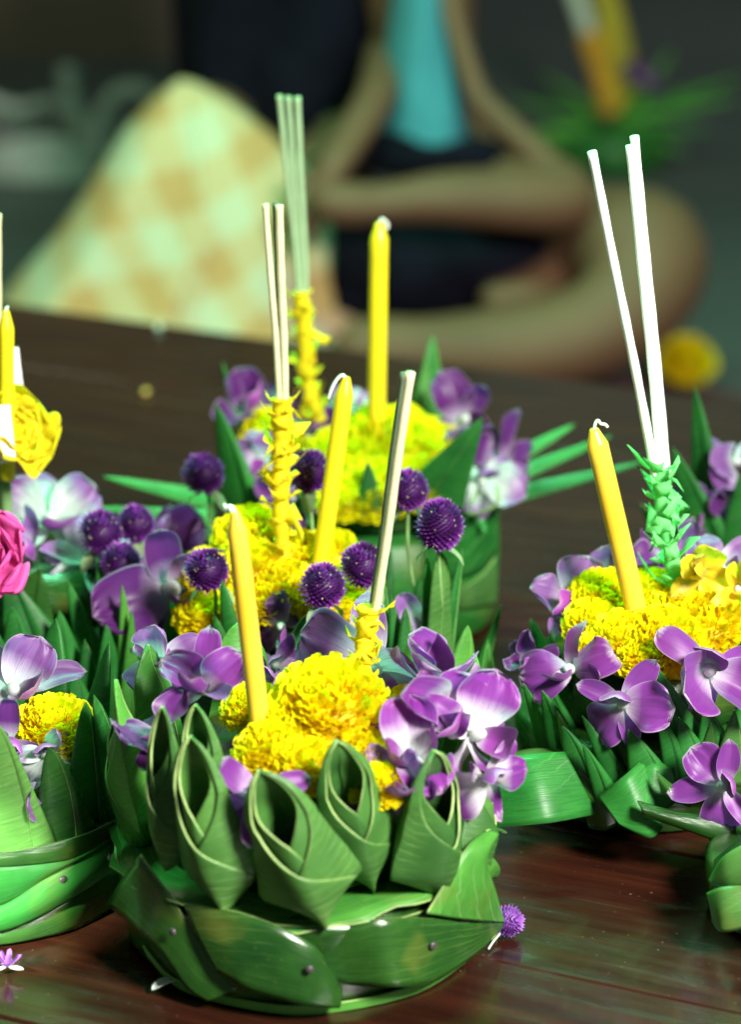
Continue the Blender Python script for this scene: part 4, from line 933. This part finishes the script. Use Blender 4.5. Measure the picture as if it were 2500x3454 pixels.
obj('dark_shorts', grid('dark_shorts', lambda u, v: q(1130+850*v, 1000+20*math.sin(5*v)+80*u, -.02+.05*u)+Vector((0, .02*math.sin(6*v), 0)), 8, 20, (NAVY,)), pb, None, solid=.02)
obj('dark_shorts', tube_mesh('lap_fold', [q(1240, 500, .03), q(1400, 540, .0), q(1560, 525, .0), q(1680, 560, .03)], lambda t: .020+.006*math.sin(9*t), (NAVY,), 12, 18), pb)
obj('hair', lathe_mesh('hair', [(.02, -.05), (.075, -.02), (.085, .04), (.07, .09), (.02, .115)], (HAIR,), 20, .03), pb, Matrix.Translation(q(1400, -900, .19)))
# figure in dark top with checkered cloth over a raised knee
YA = 2.02
def p_(px, py, dy=0): return on_y(px, py, YA+dy)
f = Fig()
pel = f.v(p_(1000, 640, .35), .10); be = f.v(p_(960, 330, .36), .10, pel); ch = f.v(p_(950, -150, .34), .11, be); sh = f.v(p_(950, -420, .32), .085, ch)
nk = f.v(p_(950, -700, .30), .045, sh); hd = f.v(p_(940, -960, .28), .080, nk); f.v(p_(930, -1250, .28), .065, hd)
a1 = f.chain([(p_(780, -380, .30), .045), (p_(740, 0, .32), .036), (p_(760, 300, .28), .030), (p_(820, 420, .15), .025)], sh)
f.hand(a1, p_(800, 420, .12), Vector((.3, -.8, -.3)), Vector((0, 0, 1)), .9)
a2 = f.chain([(p_(1150, -380, .30), .045), (p_(1190, 0, .32), .036), (p_(1180, 300, .30), .030), (p_(1120, 430, .15), .025)], sh)
f.hand(a2, p_(1150, 430, .1), Vector((-.3, -.8, -.3)), Vector((0, 0, 1)), .9)
l = f.chain([(p_(820, 500, .22), .075), (p_(640, 420, .05), .055), (p_(560, 700, .02), .048), (p_(480, 1150, .0), .034), (p_(470, 1260, -.08), .028), (p_(460, 1290, -.16), .020)], pel)
l = f.chain([(p_(1050, 800, .2), .072), (p_(1020, 900, .05), .052), (p_(900, 1100, .04), .045), (p_(700, 1230, .08), .034), (p_(620, 1250, .02), .026)], pel)
pa = empty('person', Vector((p_(1000, 640, .35).x, YA+.35, -.33)), 'person in black top with orange checkered cloth over a raised knee', 'person')
obj('body', skin_mesh('body', f.V, f.E, f.R, pel, SKIN), pa)
CH = NT('checkered_cloth'); CH.b.inputs['Roughness'].default_value = .85
cu = CH.coord('UV', (1, 1, 1), (0, 0, R_(0))); sp = CH.add('ShaderNodeSeparateXYZ'); CH.link(cu, sp.inputs[0])
def stripe(sock, k):
    a = CH.add('ShaderNodeMath', operation='MULTIPLY'); CH.link(sock, a.inputs[0]); a.inputs[1].default_value = k
    b = CH.add('ShaderNodeMath', operation='SINE'); CH.link(a.outputs[0], b.inputs[0])
    c = CH.add('ShaderNodeMapRange'); CH.link(b.outputs[0], c.inputs[0]); c.inputs[1].default_value = -.25; c.inputs[2].default_value = .25; c.inputs[3].default_value = 0; c.inputs[4].default_value = .5
    return c.outputs[0]
ad = CH.add('ShaderNodeMath', operation='ADD'); CH.link(stripe(sp.outputs[0], 6.283*1.0), ad.inputs[0]); CH.link(stripe(sp.outputs[1], 6.283*1.0), ad.inputs[1])
CH.color(CH.ramp(ad.outputs[0], [(0, (.52, .50, .35)), (.5, (.54, .40, .22)), (1, (.50, .28, .11))])); CH = CH.m
prof = [(275, 606, 628), (300, 575, 680), (360, 510, 785), (470, 415, 925), (600, 335, 1040), (730, 255, 1115), (860, 165, 1150), (1000, 45, 1180), (1150, -70, 1240), (1300, -160, 1290)]
def tent_f(u, v):
    k = v*(len(prof)-1); i = min(int(k), len(prof)-2); s = k-i; r, l, rr = [prof[i][j]+(prof[i+1][j]-prof[i][j])*s for j in range(3)]
    a = 2*math.pi*u; c = p_((l+rr)/2, r, 0); rx = px2m((rr-l)/2, c); cy = math.cos(a)
    fold = 1+.10*v*math.sin(9*a+4*v)+.04*math.sin(17*a+3*v)
    return c+Vector((rx*math.sin(a), -rx*.62*cy*fold if cy > 0 else -rx*.8*cy*fold+.05*v, .012*math.sin(6*a)*v))
tm = grid('checkered_cloth', tent_f, 64, 30, (CH,))
for poly in tm.polygons:
    for li in poly.loop_indices:
        co = tm.vertices[tm.loops[li].vertex_index].co; uu = tm.uv_layers[0].data[li].uv
        tm.uv_layers[0].data[li].uv = ((co.x*.82+co.z*.45)*13.0+.10*math.sin(co.z*22+co.x*9), (co.z*.85-co.x*.35)*12.0+.3+.08*math.sin(co.x*25))
obj('checkered_cloth', tm, pa, None, solid=.002)
def top_f(u, v):
    a = 2*math.pi*u; py = -420+v*1120; L = 585+v*20; Rr = 1365-290*max(0, v-.36); c = p_((L+Rr)/2, py, .26); rx = px2m((Rr-L)/2, c)
    return c+Vector((rx*math.cos(a), .16*math.sin(a), 0))*(1+.03*math.sin(6*a+5*v))
obj('black_top', grid('black_top', top_f, 36, 18, (NAVY,)), pa, None, solid=.003)
obj('hair', lathe_mesh('hair', [(.02, -.06), (.09, -.03), (.10, .05), (.08, .11), (.02, .135)], (HAIR,), 20, .03), pa, Matrix.Translation(p_(940, -1150, .30)))

# far krathong on the floor with candle and spears
KF = {'c': (on_z(2060, 420, -.28).x, on_z(2060, 420, -.28).y)}
yk = KF['c'][1]
KF['o'] = empty('krathong', (KF['c'][0], yk, -.34), 'blurred green krathong with long leaves standing on the grey floor behind the people', 'krathong')
obj('leaf_drum', lathe_mesh('drum', [(.075, 0), (.085, .004), (.088, .045), (.06, .06)], (LEAF,), 30, .02), KF['o'], Matrix.Translation((KF['c'][0], yk, -.339)))
for ap, ba, wp in [((2520, 255), (2150, 380), 60), ((2500, 330), (2100, 390), 60), ((1640, 470), (2000, 430), 60), ((1700, 330), (2000, 400), 50), ((2400, 440), (2080, 420), 60), ((2270, 170), (2120, 380), 70), ((1830, 250), (2010, 380), 50), ((1750, 540), (2020, 440), 60), ((2330, 520), (2080, 440), 50), ((1960, 560), (2030, 440), 60)]:
    add_cone(KF, ap, ba, wp*1.2, yk-.03, yk-.06, .25, (LIGHT, EDGE), name='leaf_spear', front=Vector((0, -.5, .8)))
OR = simple('crepe_orange', (.62, .30, .02), .7, .2, (40, .3)); OY = simple('crepe_ochre', (.50, .40, .03), .7, .2, (40, .3)); GW = simple('incense_grey', (.50, .55, .45), .7)
def P3(px, py): return on_y(px, py, yk)
root = empty('incense_bundle', P3(2090, 400), 'blurred orange and yellow wrapped incense bundle leaning in the far krathong', 'incense bundle')
obj('orange_wrap', tube_mesh('orange_wrap', [P3(1985, 110), P3(2030, 240), P3(2060, 380)], px2m(42, P3(2030, 200)), (OR,), 12, 12), root)
obj('yellow_wrap', tube_mesh('yellow_wrap', [P3(2030, -60), P3(2090, 180), P3(2110, 380)], px2m(44, P3(2030, 200)), (OY,), 12, 12), root)
obj('sticks', tube_mesh('sticks', [P3(1880, -220), P3(1930, -60), P3(1985, 112)], px2m(30, P3(2030, 200)), (GW,), 12, 12), root)
orchid(on_y(2165, 265, yk-.05), (0, -.8, .5), 0, .035, 'deep', 'blurred purple orchid in the far green krathong', None)
# grey bag with loop handle behind the checkered cloth
GR = simple('grey_plastic', (.30, .31, .29), .6, 0, (12, .3)); gy = 3.0
def G(px, py, dy=0): return on_y(px, py, gy+dy)
root = empty('bag', Vector((G(200, 560).x, gy, -.338)), 'blurred grey bag with looped handle on the floor behind the checkered cloth', 'bag')
zb = -.338
def bag_f(u, v):
    a = 2*math.pi*u; c = G(140, 540); rx = px2m(300, c); top = G(140, 490).z
    return Vector((c.x+rx*math.cos(a)*(1-.12*v), gy+.10+.12*math.sin(a)*(1-.2*v), zb+(top-zb)*v+.012*math.sin(3*a)*v))
obj('bag_body', grid('bag_body', bag_f, 40, 10, (GR,)), root, None, solid=.004)
obj('handle', tube_mesh('handle', [G(330, 560), G(350, 380), G(420, 310), G(500, 320), G(560, 400), G(575, 520)], px2m(32, G(400, 400)), (GR,), 10, 26), root)
obj('handle', tube_mesh('handle', [G(330, 560, .05), G(270, 430, .05), G(230, 290, .05), G(235, 225, .05)], px2m(34, G(400, 400)), (GR,), 10, 16), root)
obj('handle', tube_mesh('handle', [G(-60, 330, .1), G(60, 370, .1), G(180, 350, .1), G(260, 430, .1)], px2m(24, G(400, 400)), (GR,), 10, 16), root)
# brown cupboard side behind
BR = simple('brown_panel', (.12, .075, .060), .7, 0, (3, .3))
o = obj('cupboard', box('cupboard', -2.2, on_y(600, 100, 3.9).x, 3.9, 4.4, -.34, 1.3, (BR,), .01)); tag(o, 'dark brown plain cupboard side behind the grey bag', 'cupboard')
